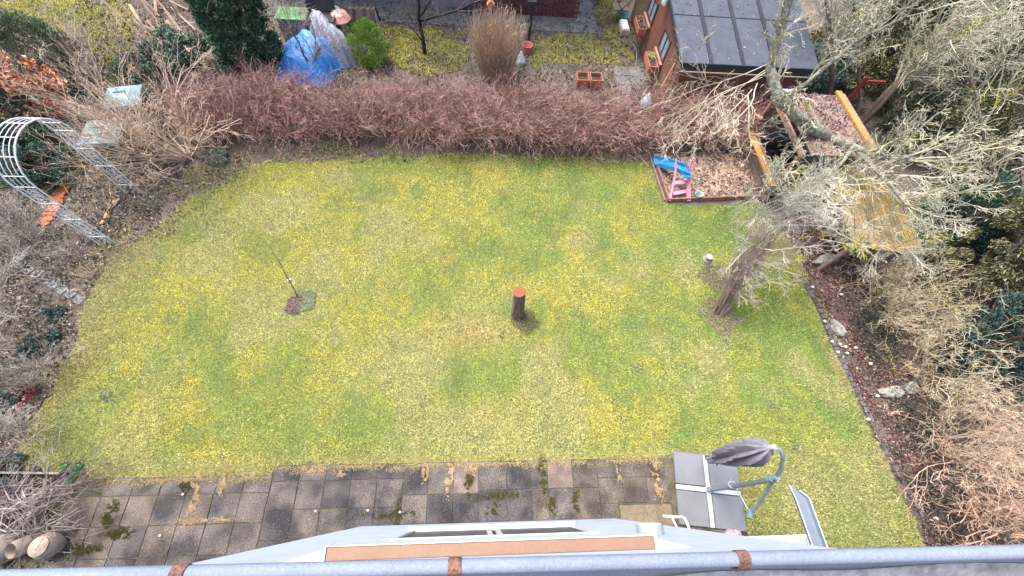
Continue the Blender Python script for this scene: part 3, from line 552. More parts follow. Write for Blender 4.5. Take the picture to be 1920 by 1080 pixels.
for i, (px, py) in enumerate([(1546, 602), (1575, 645), (1585, 650), (1604, 652), (1571, 660), (1588, 662), (1524, 538), (1577, 552), (1632, 682), (1645, 742), (1748, 735), (1755, 972), (1628, 786), (1560, 640)]):
    q = at(px, py, .05); o = rockmesh('p', .035, .028, .02, i+40).build('pebble', bpy.data.materials['pale_pebble'], loc=q); tag(o, ['pale pebble at the upper left of the oval stone', 'pale pebble just below the oval stone', 'pale pebble right of the one below the oval stone', 'pale pebble farthest right below the oval stone', 'pale pebble close to the edging below the oval stone', 'lowest pale pebble of the cluster below the oval stone', 'single pale pebble high up in the leaf border', 'pale pebble in the leaves beneath the hanging twigs', 'pale pebble halfway between the oval and the long stone', 'pale pebble just left of the long flat stone', 'pale pebble right of the angular stone', 'pale pebble at the bottom of the leaf border', 'pale pebble by the edging below the long stone', 'pale pebble touching the edging beside the oval stone'][i], 'pebble', 'pale pebbles in the leaf border')

# ================================================================== SANDPIT, SLIDE, PLAYHOUSE
M_oldwood = mat('weathered_wood', (.32, .23, .18), .85, .25, 12, bump=.5, col2=(.22, .16, .13)); M_orangewood = mat('orange_wood', (.50, .27, .08), .75, .25, 9, bump=.4, col2=(.38, .20, .06)); M_redwood = mat('rusty_wood', (.36, .19, .14), .8, .2, 9, bump=.4)
M_black = mat('black_plastic', (.035, .035, .04), .5, .1, 5)
SB = P([(1221, 290), (1251, 379), (1432, 372), (1400, 279)]); sc_ = SB.mean(0); sb = thing('sandpit', 'timber framed sandpit covered in fallen leaves by the playhouse', 'sandpit', (*sc_, 0)); 
def rel(p, c): return (p[0]-c[0], p[1]-c[1])
q = [rel(p, sc_) for p in SB]
b = MB(); b.add([(x, y, .03) for x, y in q], [(0, 1, 2, 3)]); b.build('sand', mat('sand', (.50, .38, .27), .95, .15, 6, bump=.4), sb)
for i, mm in ((0, M_redwood), (1, M_redwood), (2, M_oldwood)): a, c = q[i], q[(i+1) % 4]; b = MB(); b.beam((*a, .06), (*c, .06), .035, .14); b.build('board', mm, sb)
b = MB(); b.beam((q[0][0]-.09, q[0][1], .04), (q[1][0]-.09, q[1][1], .04), .03, .1); b.build('board', M_oldwood, sb)
pa, pb_ = at(1242, 289, .14), at(1392, 277, .14); b = MB(); b.tube([pa, (pa+pb_)/2+np.array([0, 0, .01]), pb_], [.035, .04, .05], 10); tag(b.build('black_pipe', M_black, smooth=True), 'long black rolled cover lying along the back edge of the sandpit', 'pipe')
litter('sandpit_leaves', P([(1224, 293), (1252, 376), (1428, 369), (1396, 283)]), 6500, [(.40, .27, .22), (.30, .18, .15), (.15, .09, .08), (.58, .44, .36), (.66, .54, .46)], 'pinkish brown leaves lying on the sand', .06, warp=.02, z=.035)
# slide
t = thing('toy_slide', 'small toddler slide with pink ladder and blue chute in the sandpit', 'slide', (4.72, 6.62, .03))
M_pink = mat('pink_plastic_toy', (.80, .32, .42), .4, .06, 4, bump=0); M_blue = mat('blue_plastic_toy', (.03, .27, .62), .35, .06, 4, bump=0)
ps = t.location
def T_(p, z): a = at(*p, z); return (a[0]-ps[0], a[1]-ps[1], z-ps[2])
for nm, pts, r_ in (('side_rail', [T_((1256, 377), .06), T_((1262, 348), .25), T_((1267, 322), .48), T_((1268, 297), .72)], [.03, .03, .028, .022]),):
    b = MB(); b.tube(pts, r_, 10); b.build(nm, M_pink, t, smooth=True)
b = MB(); b.beam(T_((1291, 377), .04), T_((1291, 350), .25), .09, .06); b.beam(T_((1291, 350), .25), T_((1295, 322), .5), .075, .05); b.build('side_rail', M_pink, t)
hc = Vector(T_((1298, 308), .66)); b = MB(); b.tube([hc+Vector((.052*math.cos(a), .0+.06*math.sin(a), .13*math.sin(a))) for a in np.linspace(0, 6.28, 19)[:-1]], .019, 8, closed=True); b.build('handle', M_pink, t, smooth=True)
for (a, c, z) in (((1262, 363), (1290, 358), .15), ((1264, 343), (1291, 341), .32)):
    b = MB(); b.beam(T_(a, z), T_(c, z), .1, .03); b.build('step', M_pink, t)
# chute: curved U profile from the platform leftwards down to the rim
path = [T_((1292, 322), .50), T_((1278, 318), .50), T_((1265, 312), .44), T_((1253, 309), .33), T_((1243, 307), .22), T_((1234, 304), .14), T_((1226, 302), .10)]
vs = []; K = 6; hw = .14
for i, p in enumerate(path):
    h = .085 if 0 < i < 6 else .04
    w2 = hw*(1 if i > 0 else .9)
    for (yy, zz) in ((-w2, h), (-w2+.02, h), (-w2+.03, 0), (w2-.03, 0), (w2-.02, h), (w2, h), (w2, -.02), (-w2, -.02)): vs.append((p[0], p[1]+yy, p[2]+zz))
n = 8; b = MB(); b.add(vs, [(i*n+k, i*n+(k+1) % n, (i+1)*n+(k+1) % n, (i+1)*n+k) for i in range(6) for k in range(n)]+[tuple(range(7, -1, -1)), tuple(48+k for k in range(8))]); b.build('chute', M_blue, t)
b = MB(); b.box((path[0][0]-.16, path[0][1]-.19, path[0][2]-.02), (path[0][0]+.02, path[0][1]+.16, path[0][2]+.012), bev=.005); b.build('platform', M_blue, t)
q = at(1308, 367, .1); t = thing('bucket', 'small pale green bucket lying in the sandpit beside the slide', 'bucket', (q[0], q[1], .03))
b = MB(); b.lathe([(.07, 0), (.095, .14), (.10, .145), (.088, .14), (.066, .02), (.01, .02)], (0, 0, 0), 16); b.build('pail', mat('pale_mint', (.48, .62, .58), .5, .1), t, smooth=True)
b = MB(); b.tube([(.1*math.cos(a), .06*math.sin(a)-.02, .145+.02*math.sin(a)) for a in np.linspace(0, 3.14, 9)], .005, 5); b.build('handle', M_white, t)
# playhouse
t = thing('playhouse', 'timber playhouse with leaf covered roof and yellow counter next to the sandpit', 'playhouse', (7.5, 7.3, 0)); px_ = Vector((7.5, 7.3, 0))
def bx(name, a, c, mm, par=None, **k): b = MB(); b.box(tuple(Vector(a)-px_), tuple(Vector(c)-px_), **k); return b.build(name, mm, par or t)
for i in range(3): bx('plank', (6.80+.03*i, 6.30, .02+.18*i), (6.83+.03*i, 8.12, .19+.18*i), M_oldwood)
b = MB(); b.beam(Vector((6.68, 6.28, .60))-px_, Vector((6.68, 8.12, .60))-px_, .16, .035); b.build('counter', M_orangewood, t)
for y in (6.42, 8.20): b = MB(); b.beam(Vector((6.80, y, 0))-px_, Vector((6.80, y, 1.45))-px_, .07, .07); b.build('post', M_redwood, t)
for y in (6.42, 8.20): b = MB(); b.beam(Vector((8.25, y, 0))-px_, Vector((8.25, y, 1.45))-px_, .07, .07); b.build('post', M_redwood, t)
b = MB(); b.beam(Vector((6.78, 6.32, 1.47))-px_, Vector((6.78, 8.32, 1.47))-px_, .06, .11); b.build('roof_beam', mat('pink_beam', (.42, .26, .22), .8, .2, 8), t)
for i in range(9): x0 = 6.95+i*.155; bx('roof_board', (x0, 6.34, 1.50), (x0+.148, 8.33, 1.52), M_oldwood)
b = MB(); b.beam(Vector((8.38, 6.30, 1.56))-px_, Vector((8.38, 8.42, 1.56))-px_, .13, .05); b.build('edge_board', M_orangewood, t)
b = MB(); b.beam(Vector((8.55, 6.30, 1.5))-px_, Vector((8.55, 8.42, 1.5))-px_, .08, .03); b.build('edge_board', M_oldwood, t)
b = MB(); b.beam(Vector((6.85, 8.36, 1.55))-px_, Vector((7.3, 8.36, 1.55))-px_, .10, .04); b.build('ridge_cap', mat('pale_blue_trim', (.6, .66, .72), .5), t)
bx('back_wall', (8.18, 6.45, 0), (8.21, 8.17, 1.45), M_oldwood); bx('side_wall', (6.85, 8.2, 0), (8.2, 8.22, 1.45), M_oldwood)
bx('floor', (6.92, 6.45, .0), (8.17, 8.19, .08), M_black)
b = MB(); b.box((-.25, -.01, -.3), (.25, .01, .3), tilt=('X', .5)); b.V = [tuple(Vector(v)+Vector((-.35, .45, .75))) for v in b.V]; b.build('window_sheet', mat('blue_grey_pane', (.16, .2, .27), .15, .1, 5), t)
litter('roof_leaves', [(7.0, 6.4), (7.0, 8.3), (8.28, 8.3), (8.28, 6.4)], 2600, [(.26, .14, .15), (.18, .10, .11), (.36, .24, .22)], 'dark red leaves covering the playhouse roof', .055, warp=.02, z=1.525)
# yellow board roof
t = thing('timber_shelter', 'low shelter roofed with yellow brown boards under lichen covered branches', 'shelter', (8.1, 5.2, 0))
M_yw = mat('yellow_board', (.40, .27, .10), .8, .35, 4, bump=.4, col2=(.24, .19, .09), objvar=.18)
RZ = R(-6)
for i in range(15):
    x = -.68+i*.098; b = MB(); y0, y1 = -.95+max(0, .25-abs(i-2)*.1), 1.0-max(0, (i-8)*.05)
    b.box((x, y0, 1.16), (x+.088, y1, 1.185), rz=0); o = b.build('roof_board', M_yw, t); o.rotation_euler = (R(3), 0, RZ)
for x, y in ((-.6, -.8), (.65, -.8), (-.6, .85), (.65, .85)): b = MB(); b.box((x-.04, y-.04, 0), (x+.04, y+.04, 1.1)); b.build('post', M_oldwood, t)
for y in (-.75, .8): b = MB(); b.box((-.72, y-.03, 1.05), (.82, y+.03, 1.13)); b.build('rafter', M_oldwood, t)
for i, x in enumerate(np.linspace(.5, 1.0, 1)): pass

# ================================================================== ARCH
t = thing('rose_arch', 'white metal garden arch with curly side panels at the left edge', 'arch', (-7.55, 5.42, 0)); M_aw = mat('white_painted_metal', (.74, .75, .78), .5, .08, 8, bump=0)
Wd, Dp, Hh = .66, .17, 1.72
def hoop(xo, r0=Wd):
    pts = [(xo, -r0, 0)]+[(xo, -r0, z) for z in (.6, 1.2, Hh-.0)]+[(xo, -r0*math.cos(a), Hh+r0*math.sin(a)*.92) for a in np.linspace(0, math.pi, 15)[1:-1]]+[(xo, r0, z) for z in (Hh, 1.2, .6, 0)]
    return pts
for xo in (-Dp, Dp): b = MB(); b.tube(hoop(xo), .013, 8); b.build('hoop', M_aw, t, smooth=True)
for xo in (-Dp*.5, 0, Dp*.5):
    b = MB(); b.tube([(xo, -Wd*math.cos(a), Hh+Wd*math.sin(a)*.92) for a in np.linspace(0, math.pi, 17)], .006, 6); b.build('arch_bar', M_aw, t, smooth=True)
for s_ in (-1, 1):
    b = MB()
    b.tube([(-Dp*.55, s_*Wd, 0), (-Dp*.55, s_*Wd, Hh)], .005, 5); b.tube([(Dp*.55, s_*Wd, 0), (Dp*.55, s_*Wd, Hh)], .005, 5); b.build('side_bar', M_aw, t, smooth=True)
    for z in (.3, .85, 1.3, Hh): b = MB(); b.tube([(-Dp, s_*Wd, z), (Dp, s_*Wd, z)], .008, 6); b.build('rung', M_aw, t, smooth=True)
    for z0, z1 in ((.3, .85), (.85, 1.3), (1.3, Hh)):
        b = MB(); hz = (z1-z0)/2
        for k in (-1, 1):
            b.tube([(k*Dp*.55*math.cos(a)*math.exp(-a*.12), s_*Wd, z0+hz+k*hz*.9*math.sin(a)*math.exp(-a*.12)) for a in np.linspace(-1.6, 6.5, 20)], .0045, 5)
            b.tube([(-Dp*.9, s_*Wd, z0+hz-k*hz*.95), (0, s_*Wd, z0+hz), (Dp*.9, s_*Wd, z0+hz+k*hz*.95)], .004, 5)
        b.build('scroll', M_aw, t, smooth=True)
for a in np.linspace(.35, math.pi-.35, 6): b = MB(); b.tube([(-Dp, -Wd*math.cos(a), Hh+Wd*math.sin(a)*.92), (Dp, -Wd*math.cos(a), Hh+Wd*math.sin(a)*.92)], .008, 6); b.build('crossbar', M_aw, t, smooth=True)
# orange tiles beside the arch
t = thing('orange_tiles', 'row of broken orange clay roof tiles lying left of the arch legs', 'tiles', (*at(105, 372)[:2], 0)); c0 = np.array(t.location); M_or = mat('orange_clay', (.62, .17, .06), .75, .2, 9, bump=.3, objvar=.15)
for i, (px, py) in enumerate([(119, 345), (116, 352), (112, 359), (107, 365), (100, 371), (104, 378), (101, 385), (97, 392), (91, 402), (85, 410), (78, 417)]):
    p = at(px, py, .06)-c0; b = MB(); b.box((p[0]-.12, p[1]-.05, .02), (p[0]+.12, p[1]+.06, .05), rz=random.uniform(-.3, .6), tilt=('X', random.uniform(-.3, .3)), bev=.004); b.build('tile', M_or, t)
t = thing('split_board', 'split orange brown board lying on the leaves beneath the arch', 'board', (*at(205, 397)[:2], 0)); c0 = np.array(t.location)
a, c = at(216, 375, .04)-c0, at(190, 420, .04)-c0; b = MB(); b.beam(a, c, .06, .03); b.build('board', M_orangewood, t); b = MB(); b.beam(a+np.array([.07, .03, 0]), (a+c)/2, .05, .03); b.build('splinter', M_oldwood, t)
# grey stepping path
sp = tag(MB().box((*(at(100, 525)[:2]-.05), -.02), (*(at(100, 525)[:2]+.05), .003)).build('stepping_path', M_soil), kind='structure'); M_step = mat('step_grey', (.22, .21, .205), .9, .2, 10, objvar=.1); o0 = at(100, 525)
sp.data.materials[0] = M_step
for i in range(8):
    f_ = i/7; p = at(38+(150-38)*f_, 497+(562-497)*f_); b = MB(); b.box((-.1, -.085, .0), (.1, .085, .035), bev=.008); o = b.build('stepping_stone', M_step, sp, loc=(p[0], p[1], 0)); o.rotation_euler = (0, random.uniform(-.04, .04), -.55+random.uniform(-.1, .1))
# bottom left: timber edge, pots
b = MB(); b.beam(at(-60, 886, .1), at(122, 888, .1), .03, .22); tag(b.build('timber_edge', mat('grey_plank', (.30, .27, .23), .85, .2, 9)), 'grey timber board edging the lawn above the brush pile', 'board')
M_pot = mat('clay_stone', (.38, .31, .25), .85, .15, 9, bump=.3)
t = thing('stone_pot', 'fat tan stone pot with round lid on the patio corner', 'pot', (-6.12, -.42, .04))
b = MB(); b.lathe([(.12, 0), (.16, .1), (.165, .2), (.13, .27), (.12, .27)], n=20); b.build('pot_body', M_pot, t, smooth=True); b = MB(); b.lathe([(.12, .272), (.125, .29), (.09, .31), (.03, .315)], n=20); b.build('lid', M_pot, t, smooth=True)
t = thing('stone_pot', 'smaller leaning brown pot left of the fat tan pot', 'pot', (-6.40, -.36, .04), 0); t.rotation_euler = (.35, -.25, 0)
b = MB(); b.lathe([(.11, 0), (.12, .12), (.115, .26), (.10, .30), (.09, .26), (.08, .05)], n=20); b.build('pot_body', M_pot, t, smooth=True)
t = thing('stone_pot', 'round brown pot at the bottom left corner of the frame', 'pot', (-6.75, -.45, .0)); b = MB(); b.lathe([(.12, 0), (.2, .12), (.19, .25), (.12, .33), (.11, .3), (.1, .1)], n=20); b.build('pot_body', M_pot, t, smooth=True)

# ================================================================== COMPOST BINS
M_lid = mat('pale_blue_lid', (.28, .44, .48), .5, .2, 6, bump=.1, col2=(.2, .34, .38)); M_lid2 = mat('grey_lid', (.33, .39, .39), .5, .25, 6, bump=.1, col2=(.22, .27, .27)); M_gr = mat('dark_green_plastic', (.05, .11, .10), .5, .2, 6)
def composter(px, py, z, s, lidm, label, rz):
    p = at(px, py, z); t = thing('compost_bin', label, 'compost bin', (p[0], p[1], 0), rz, 'plastic compost bins')
    b = MB(); w0, w1 = s*.5, s*.4
    b.add([(-w0, -w0, 0), (w0, -w0, 0), (w0, w0, 0), (-w0, w0, 0), (-w1, -w1, z-.08), (w1, -w1, z-.08), (w1, w1, z-.08), (-w1, w1, z-.08)], [(3, 2, 1, 0), (4, 5, 6, 7), (0, 1, 5, 4), (1, 2, 6, 5), (2, 3, 7, 6), (3, 0, 4, 7)]); b.build('bin_body', M_gr, t)
    b = MB(); e = w1+.05; b.add([(-e, -e, z-.12), (e, -e, z-.12), (e, e, z-.12), (-e, e, z-.12), (-e, -e, z-.03), (e, -e, z-.03), (e, e, z-.03), (-e, e, z-.03), (-e*.55, -e*.55, z+.07), (e*.55, -e*.55, z+.07), (e*.55, e*.55, z+.07), (-e*.55, e*.55, z+.07)],
        [(0, 1, 5, 4), (1, 2, 6, 5), (2, 3, 7, 6), (3, 0, 4, 7), (4, 5, 9, 8), (5, 6, 10, 9), (6, 7, 11, 10), (7, 4, 8, 11), (8, 9, 10, 11), (3, 2, 1, 0)]); b.build('lid', lidm, t)
    b = MB(); b.box((-.12, -.015, z+.07), (.12, .015, z+.10)); b.build('handle', lidm, t)
composter(228, 178, .95, .72, M_lid, 'compost bin with pale blue hipped lid behind the tan shrub', .25)
composter(188, 244, .85, .78, M_lid2, 'compost bin with grey white lid nearest the arch', .15)
p = at(232, 300, .15); b = MB(); b.tube([(p[0]-.25, p[1]+.1, .12), (p[0], p[1], .13), (p[0]+.25, p[1]-.12, .12)], [.09, .11, .1], 10); tag(b.build('watering_can', M_gr, smooth=True), 'dark green plastic drum lying under the tan shrub', 'drum')

# ================================================================== NEIGHBOUR: HOUSE, PATH
nh = thing('neighbour_house', 'purplish rendered house with red brown brick corner at the top edge', 'house', (0, 13.7, 0))
M_pur = mat('mauve_render', (.25, .205, .225), .85, .12, 2.5, bump=.3, col2=(.21, .175, .19)); M_mort = mat('mortar', (.28, .20, .18), .9, .1, 9)
b = MB(); b.box((-6.8, .28, 0), (2.5, 5, 4.5)); b.build('wall', M_pur, nh)
b = MB(); b.box((-2.6, .15, 0), (-.3, .278, .35)); b.build('plinth', mat('mauve_plinth', (.27, .235, .25), .85, .12, 3), nh)
b = MB(); b.box((-.25, .0, 0), (2.95, .26, 4.5)); bw = b.build('brick_wall', M_mort, nh)
bm_ = MB(); bm_.box((-.115, -.02, -.031), (.115, .01, .031), bev=.004); bme = bpy.data.meshes.new('brick'); bme.from_pydata(bm_.V, [], bm_.F); bme.materials.append(mat('red_brown_brick', (.19, .07, .065), .75, .3, 12, bump=.4, objvar=.3))
for r_ in range(21):
    for c_ in range(13):
        x = -.25+.125+c_*.245+(.12 if r_ % 2 else 0)
        if x > 2.85: continue
        o = bpy.data.objects.new('brick', bme); C.objects.link(o); o.parent = bw; o.location = (x, -.002+random.uniform(-.003, .003), .04+r_*.073)
b = MB(); b.box((-7.2, -.4, 4.5), (3.3, 5.4, 4.7)); b.build('roof', mat('roof_dark', (.12, .11, .11), .8), nh)
for x in (-2.0, -4.4):
    b = MB()
    for a, c in (((x-.6, .2, 0.4), (x-.54, .27, 2.4)), ((x+.54, .2, .4), (x+.6, .27, 2.4)), ((x-.54, .2, 2.34), (x+.54, .27, 2.4)), ((x-.54, .2, .4), (x+.54, .27, .48))): b.box(a, c)
    wfr = b.build('door', mat('brown_frame', (.2, .13, .12), .6) if x > -3 else bpy.data.materials['brown_frame'], nh); b = MB(); b.box((x-.54, .24, .48), (x+.54, .25, 2.34)); b.build('pane', M_glass, wfr)
M_path = mat('path_concrete', (.18, .17, .16), .9, .2, 3, bump=.3, col2=(.13, .125, .12), fine=60, objvar=.06)
pth = tag(MB().box((-7.0, 12.90, -.05), (3.55, 13.98, .008)).build('path', mat('path_joint', (.14, .13, .11), .95)), kind='structure'); 
for i in range(21):
    x = -6.95+i*.5
    for j in range(2):
        b = MB(); b.box((x+.006, 12.92+j*.52, 0), (x+.494, 13.43+j*.52, .03), bev=.004); b.build('path_slab', M_path, pth)
for j in range(6): b = MB(); b.box((2.98, 13.96+j*.5, 0), (3.54, 14.45+j*.5, .03), bev=.004); b.build('path_slab', M_path, pth)
b = MB(); b.box((-.62, 13.58, .30), (-.42, 13.6, .45)); 
t = thing('grille', 'small dark square grille at the foot of the mauve wall', 'grille', (-.55, 13.62, 0)); b = MB(); b.box((-.13, -.02, .03), (.13, .28, .14)); b.build('grille_plate', M_black, t)
# pad of slabs next to the shed
pad = tag(MB().box((3.75, 9.6, -.03), (4.68, 11.35, .006)).build('shed_path', bpy.data.materials['path_joint']), kind='structure')
for i in range(2):
    for j in range(4): b = MB(); b.box((3.78+i*.45, 9.62+j*.43, 0), (4.21+i*.45, 10.03+j*.43, .03), bev=.004); b.build('path_slab', M_path, pad)

# ================================================================== SHED
sh = thing('garden_shed', 'brown timber garden shed with grey felt roof and two side windows', 'shed', (4.75, 9.2, 0)); so_ = Vector((4.75, 9.2, 0))
M_sh = mat('shed_brown', (.18, .078, .055), .75, .2, 5, bump=.3, col2=(.19, .085, .055), objvar=.10); M_sh2 = mat('shed_dark_trim', (.12, .05, .035), .7, .2, 5); M_sh3 = mat('shed_ochre', (.23, .145, .085), .8, .2, 5, objvar=.1)
def zr(y): return 1.68+.185*(y-9.2)*1.0
b = MB(); b.add([(.03, 0, 0), (3.2, 0, 0), (3.2, 4.8, 0), (.03, 4.8, 0), (.03, 0, 1.6), (3.2, 0, 1.6), (3.2, 4.8, 2.48), (.03, 4.8, 2.48)], [(3, 2, 1, 0), (4, 5, 6, 7), (0, 1, 5, 4), (1, 2, 6, 5), (2, 3, 7, 6), (3, 0, 4, 7)]); b.build('wall', M_sh2, sh)
nb = 32
for i in range(nb):
    y0 = .02+i*.149; zt = zr(y0+9.2)-.08; b = MB(); skip = (1.05 < y0+.07 < 1.75) or (2.75 < y0+.07 < 3.45)
    if skip: b.box((-.005, y0, .05), (.028, y0+.143, .86)); b2 = MB(); b2.box((-.005, y0, 1.44), (.028, y0+.143, zt)); b2.build('wall_board', M_sh, sh)
    else: b.box((-.005, y0, .05), (.028, y0+.143, zt))
    b.build('wall_board', M_sh3 if (y0 > 3.6 or .5 < (y0 % 2.2) < .62) else M_sh, sh)
for i in range(21):
    b = MB(); b.box((.04+i*.15, -.028, .05), (.184+i*.15, .0, 1.58)); b.build('wall_board', M_sh, sh)
for y in (1.40, 3.10):
    b = MB()
    for a, c in (((-.03, y-.36, .86), (.02, y-.29, 1.44)), ((-.03, y+.29, .86), (.02, y+.36, 1.44)), ((-.03, y-.29, .86), (.02, y+.29, .92)), ((-.03, y-.29, 1.38), (.02, y+.29, 1.44)), ((-.025, y-.015, .92), (.018, y+.015, 1.38))): b.box(a, c)
    wf_ = b.build('window', M_sh2, sh); b = MB(); b.box((.0, y-.29, .92), (.01, y+.29, 1.38)); b.build('pane', mat('sky_glass', (.25, .38, .50), .12, .1, 4, spec=.8) if y < 2 else bpy.data.materials['sky_glass'], wf_)
    b = MB(); b.box((-.09, y-.4, .80), (-.035, y+.4, .855)); b.build('sill', mat('pinkish_sill', (.42, .24, .19), .7) if y < 2 else bpy.data.materials['pinkish_sill'], wf_)
M_terra = mat('terracotta', (.46, .17, .10), .75, .15, 8)
for k, (y, lb) in enumerate(((1.25, 'terracotta flower box with yellow green plants on the nearer shed window'), (2.95, 'terracotta flower box with dark dead plants on the farther shed window'))):
    t = thing('flower_box', lb, 'flower box', tuple(so_+Vector((-.26, y, .66))), 0, 'flower boxes on the shed')
    b = MB()
    for a, c in (((-.11, -.32, 0), (.11, .32, .02)), ((-.12, -.33, .02), (-.1, .33, .18)), ((.1, -.33, .02), (.12, .33, .18)), ((-.1, -.33, .02), (.1, -.31, .18)), ((-.1, .31, .02), (.1, .33, .18))): b.box(a, c)
    b.build('box', M_terra, t); b = MB(); b.box((-.1, -.31, .12), (.1, .31, .14)); b.build('earth', mat('earth_dark', (.06, .045, .04), .95) if k == 0 else bpy.data.materials['earth_dark'], t)
    pp = rng.uniform(-1, 1, (160, 3))*np.array([.09, .3, .05])+np.array([0, 0, .19])
    if k == 0: pp[:, 1] = np.abs(pp[:, 1])*.9
    link('plants', leafmesh('plants', pp, .05, pal([(.35, .4, .12), (.4, .36, .2)] if k == 0 else [(.07, .045, .05), (.35, .28, .22)], 160)), M_leaf, t)
    b = MB(); b.tube([(-.08, -.25, -.0), (.18, -.25, -.2)], .01, 5); b.tube([(-.08, .25, 0), (.18, .25, -.2)], .01, 5); b.build('support', M_sh2, t)
M_felt = mat('grey_felt', (.085, .097, .125), .9, .14, 3, bump=.3, col2=(.068, .078, .10), fine=160); M_felt2 = mat('felt_seam', (.028, .033, .045), .8, .1, 3)
b = MB(); A = (-.13, -.15); Bx = 3.35
b.add([(A[0], A[1], 1.66), (Bx, A[1], 1.66), (Bx, 5.0, 2.6), (A[0], 5.0, 2.6), (A[0], A[1], 1.56), (Bx, A[1], 1.56), (Bx, 5.0, 2.5), (A[0], 5.0, 2.5)], [(0, 1, 2, 3), (7, 6, 5, 4), (4, 5, 1, 0), (5, 6, 2, 1), (6, 7, 3, 2), (7, 4, 0, 3)]); rf = b.build('roof', M_felt, sh)
sl_ = (2.6-1.66)/5.15
def onroof(x, y, dz=.003): return (x, y, 1.66+(y-A[1])*sl_+dz)
for x in (.62, 1.42, 2.2): b = MB(); b.beam(onroof(x, A[1], .010), onroof(x, 5, .010), .09, .022); b.build('seam', M_felt2, rf)
b = MB(); b.beam(onroof(A[0]-.005, A[1], -.02), onroof(A[0]-.005, 5, -.02), .03, .10); b.beam(onroof(A[0]+.01, A[1]-.02, -.03), onroof(Bx, A[1]-.02, -.03), .03, .13); b.build('roof_edge', M_felt2, rf)
b = MB(); b.beam(onroof(A[0]+.02, 1.35, .006), onroof(Bx, 1.35, .006), .02, .012); b.build('seam', M_felt2, rf)
b = MB(); b.beam((-.1, -.22, 1.50), (3.3, -.22, 1.50), .025, .02); b.build('eave_batten', mat('pale_batten', (.5, .46, .42), .7), rf)
t = thing('leaning_pole', 'pinkish wooden pole leaning against the near end of the shed wall', 'pole', tuple(so_+Vector((-.45, -.1, 0)))); b = MB(); b.beam((0, 0, 0), (.42, .45, 1.35), .03, .03); b.build('pole', mat('pink_wood', (.5, .3, .24), .7), t)
t = thing('wall_ornament', 'white ornament hanging under the shed roof edge between the windows', 'ornament', tuple(so_+Vector((-.16, 2.1, 1.85)))); b = rockmesh('o', .06, .10, .08, 3); b.build('flower', M_white, t); b = MB(); b.tube([(0, 0, 0), (.12, 0, .1)], .008, 5); b.build('hook', M_black, t)
# small things near the shed
def simple(name, label, catn, px, py, z, builder, grp=None):
    p = at(px, py, z); t = thing(name, label, catn, (p[0], p[1], 0), 0, grp); builder(t); return t
def _(t): b = MB(); b.box((-.12, -.28, 0), (.12, .28, .2), bev=.02); b.build('box_body', mat('cream_box', (.68, .62, .52), .6), t); b = MB(); b.box((-.1, -.26, .201), (.1, .26, .22), bev=.005); b.build('lid', M_white, t)
simple('white_box', 'cream white box standing beside the shed wall', 'box', 1170, 52, .1, _)
def _(t): b = MB(); b.lathe([(.12, 0), (.18, .22), (.16, .22), (.11, .05)], n=14); b.build('tub_body', mat('petrol_green', (.04, .16, .15), .5), t); b = MB(); b.lathe([(.19, .22), (.19, .24), (.16, .24)], n=14); b.build('rim', bpy.data.materials['petrol_green'], t)
simple('green_tub', 'petrol green tub behind the cream white box', 'tub', 1168, 36, .1, _)
def _(t):
    b = MB()
    for s_ in (-1, 1): b.beam((-.35, s_*.22, 0), (.3, s_*.22, .75), .03, .03); b.beam((.35, s_*.22, 0), (-.2, s_*.22, .7), .03, .03)
    b.build('frame', mat('rattan', (.2, .16, .11), .8), t); b = MB(); b.box((-.22, -.24, .38), (.25, .24, .41)); b.build('seat', bpy.data.materials['rattan'], t)
simple('folding_chair', 'old wooden folding chair beside the far end of the shed', 'chair', 1160, 18, .3, _)
def crate(t):
    for k, x in enumerate((-.19, .19)):
        b = MB()
        for a, c in (((x-.17, -.18, 0), (x+.17, .18, .02)), ((x-.17, -.18, .02), (x-.15, .18, .3)), ((x+.15, -.18, .02), (x+.17, .18, .3)), ((x-.15, -.18, .02), (x+.15, -.16, .3)), ((x-.15, .16, .02), (x+.15, .18, .3))): b.box(a, c)
        b.build('tub', M_terra, t); b = MB(); b.box((x-.15, -.16, .02), (x+.15, .16, .2)); b.build('earth', bpy.data.materials['earth_dark'], t)
simple('planter_pair', 'pair of square terracotta planters just behind the hedge', 'planter', 1106, 143, .3, crate)
def _(t):
    b = MB(); b.lathe([(.16, 0), (.14, .1), (.05, .28), (.02, .34)], n=10); b.build('cone_body', mat('pale_grey', (.6, .62, .66), .6), t)
simple('grey_cone', 'pale grey cone shaped ornament at the foot of the reed clump', 'ornament', 976, 112, .1, _)
simple('grey_cone', 'pale grey cone shaped ornament caught in the hedge twigs', 'ornament', 1213, 188, .9, _).location.z = .75
def _(t):
    b = MB(); b.tube([(0, 0, 0), (0, 0, 1.25)], .045, 10); b.build('post', M_black, t); b = MB(); b.box((-.14, -.1, 1.2), (.1, .1, 1.3)); b.build('head', M_black, t)
    b = MB(); b.lathe([(.14, 0), (.17, .25), (.15, .25), (.1, .1)], n=14, c=(-.05, -.28, 0)); b.build('bucket', mat('salmon_red', (.55, .2, .16), .6), t)
simple('pump_post', 'black garden water post with red bucket beside the reeds', 'post', 990, 88, 0, _)
def _(t):
    b = MB(); b.box((-.07, -.06, 1.45), (.07, .06, 1.58)); b.build('box', mat('orange_house', (.6, .26, .14), .7), t)
    b = MB(); b.add([(-.1, -.08, 1.58), (.1, -.08, 1.58), (.1, .08, 1.58), (-.1, .08, 1.58), (0, -.08, 1.69), (0, .08, 1.69)], [(0, 1, 4), (3, 5, 2), (0, 4, 5, 3), (1, 2, 5, 4), (3, 2, 1, 0)]); b.build('roof', bpy.data.materials['orange_house'], t)
    b = MB(); b.tube([(0, 0, 0), (0, 0, 1.45)], .015, 6); b.build('post', M_sh2, t)
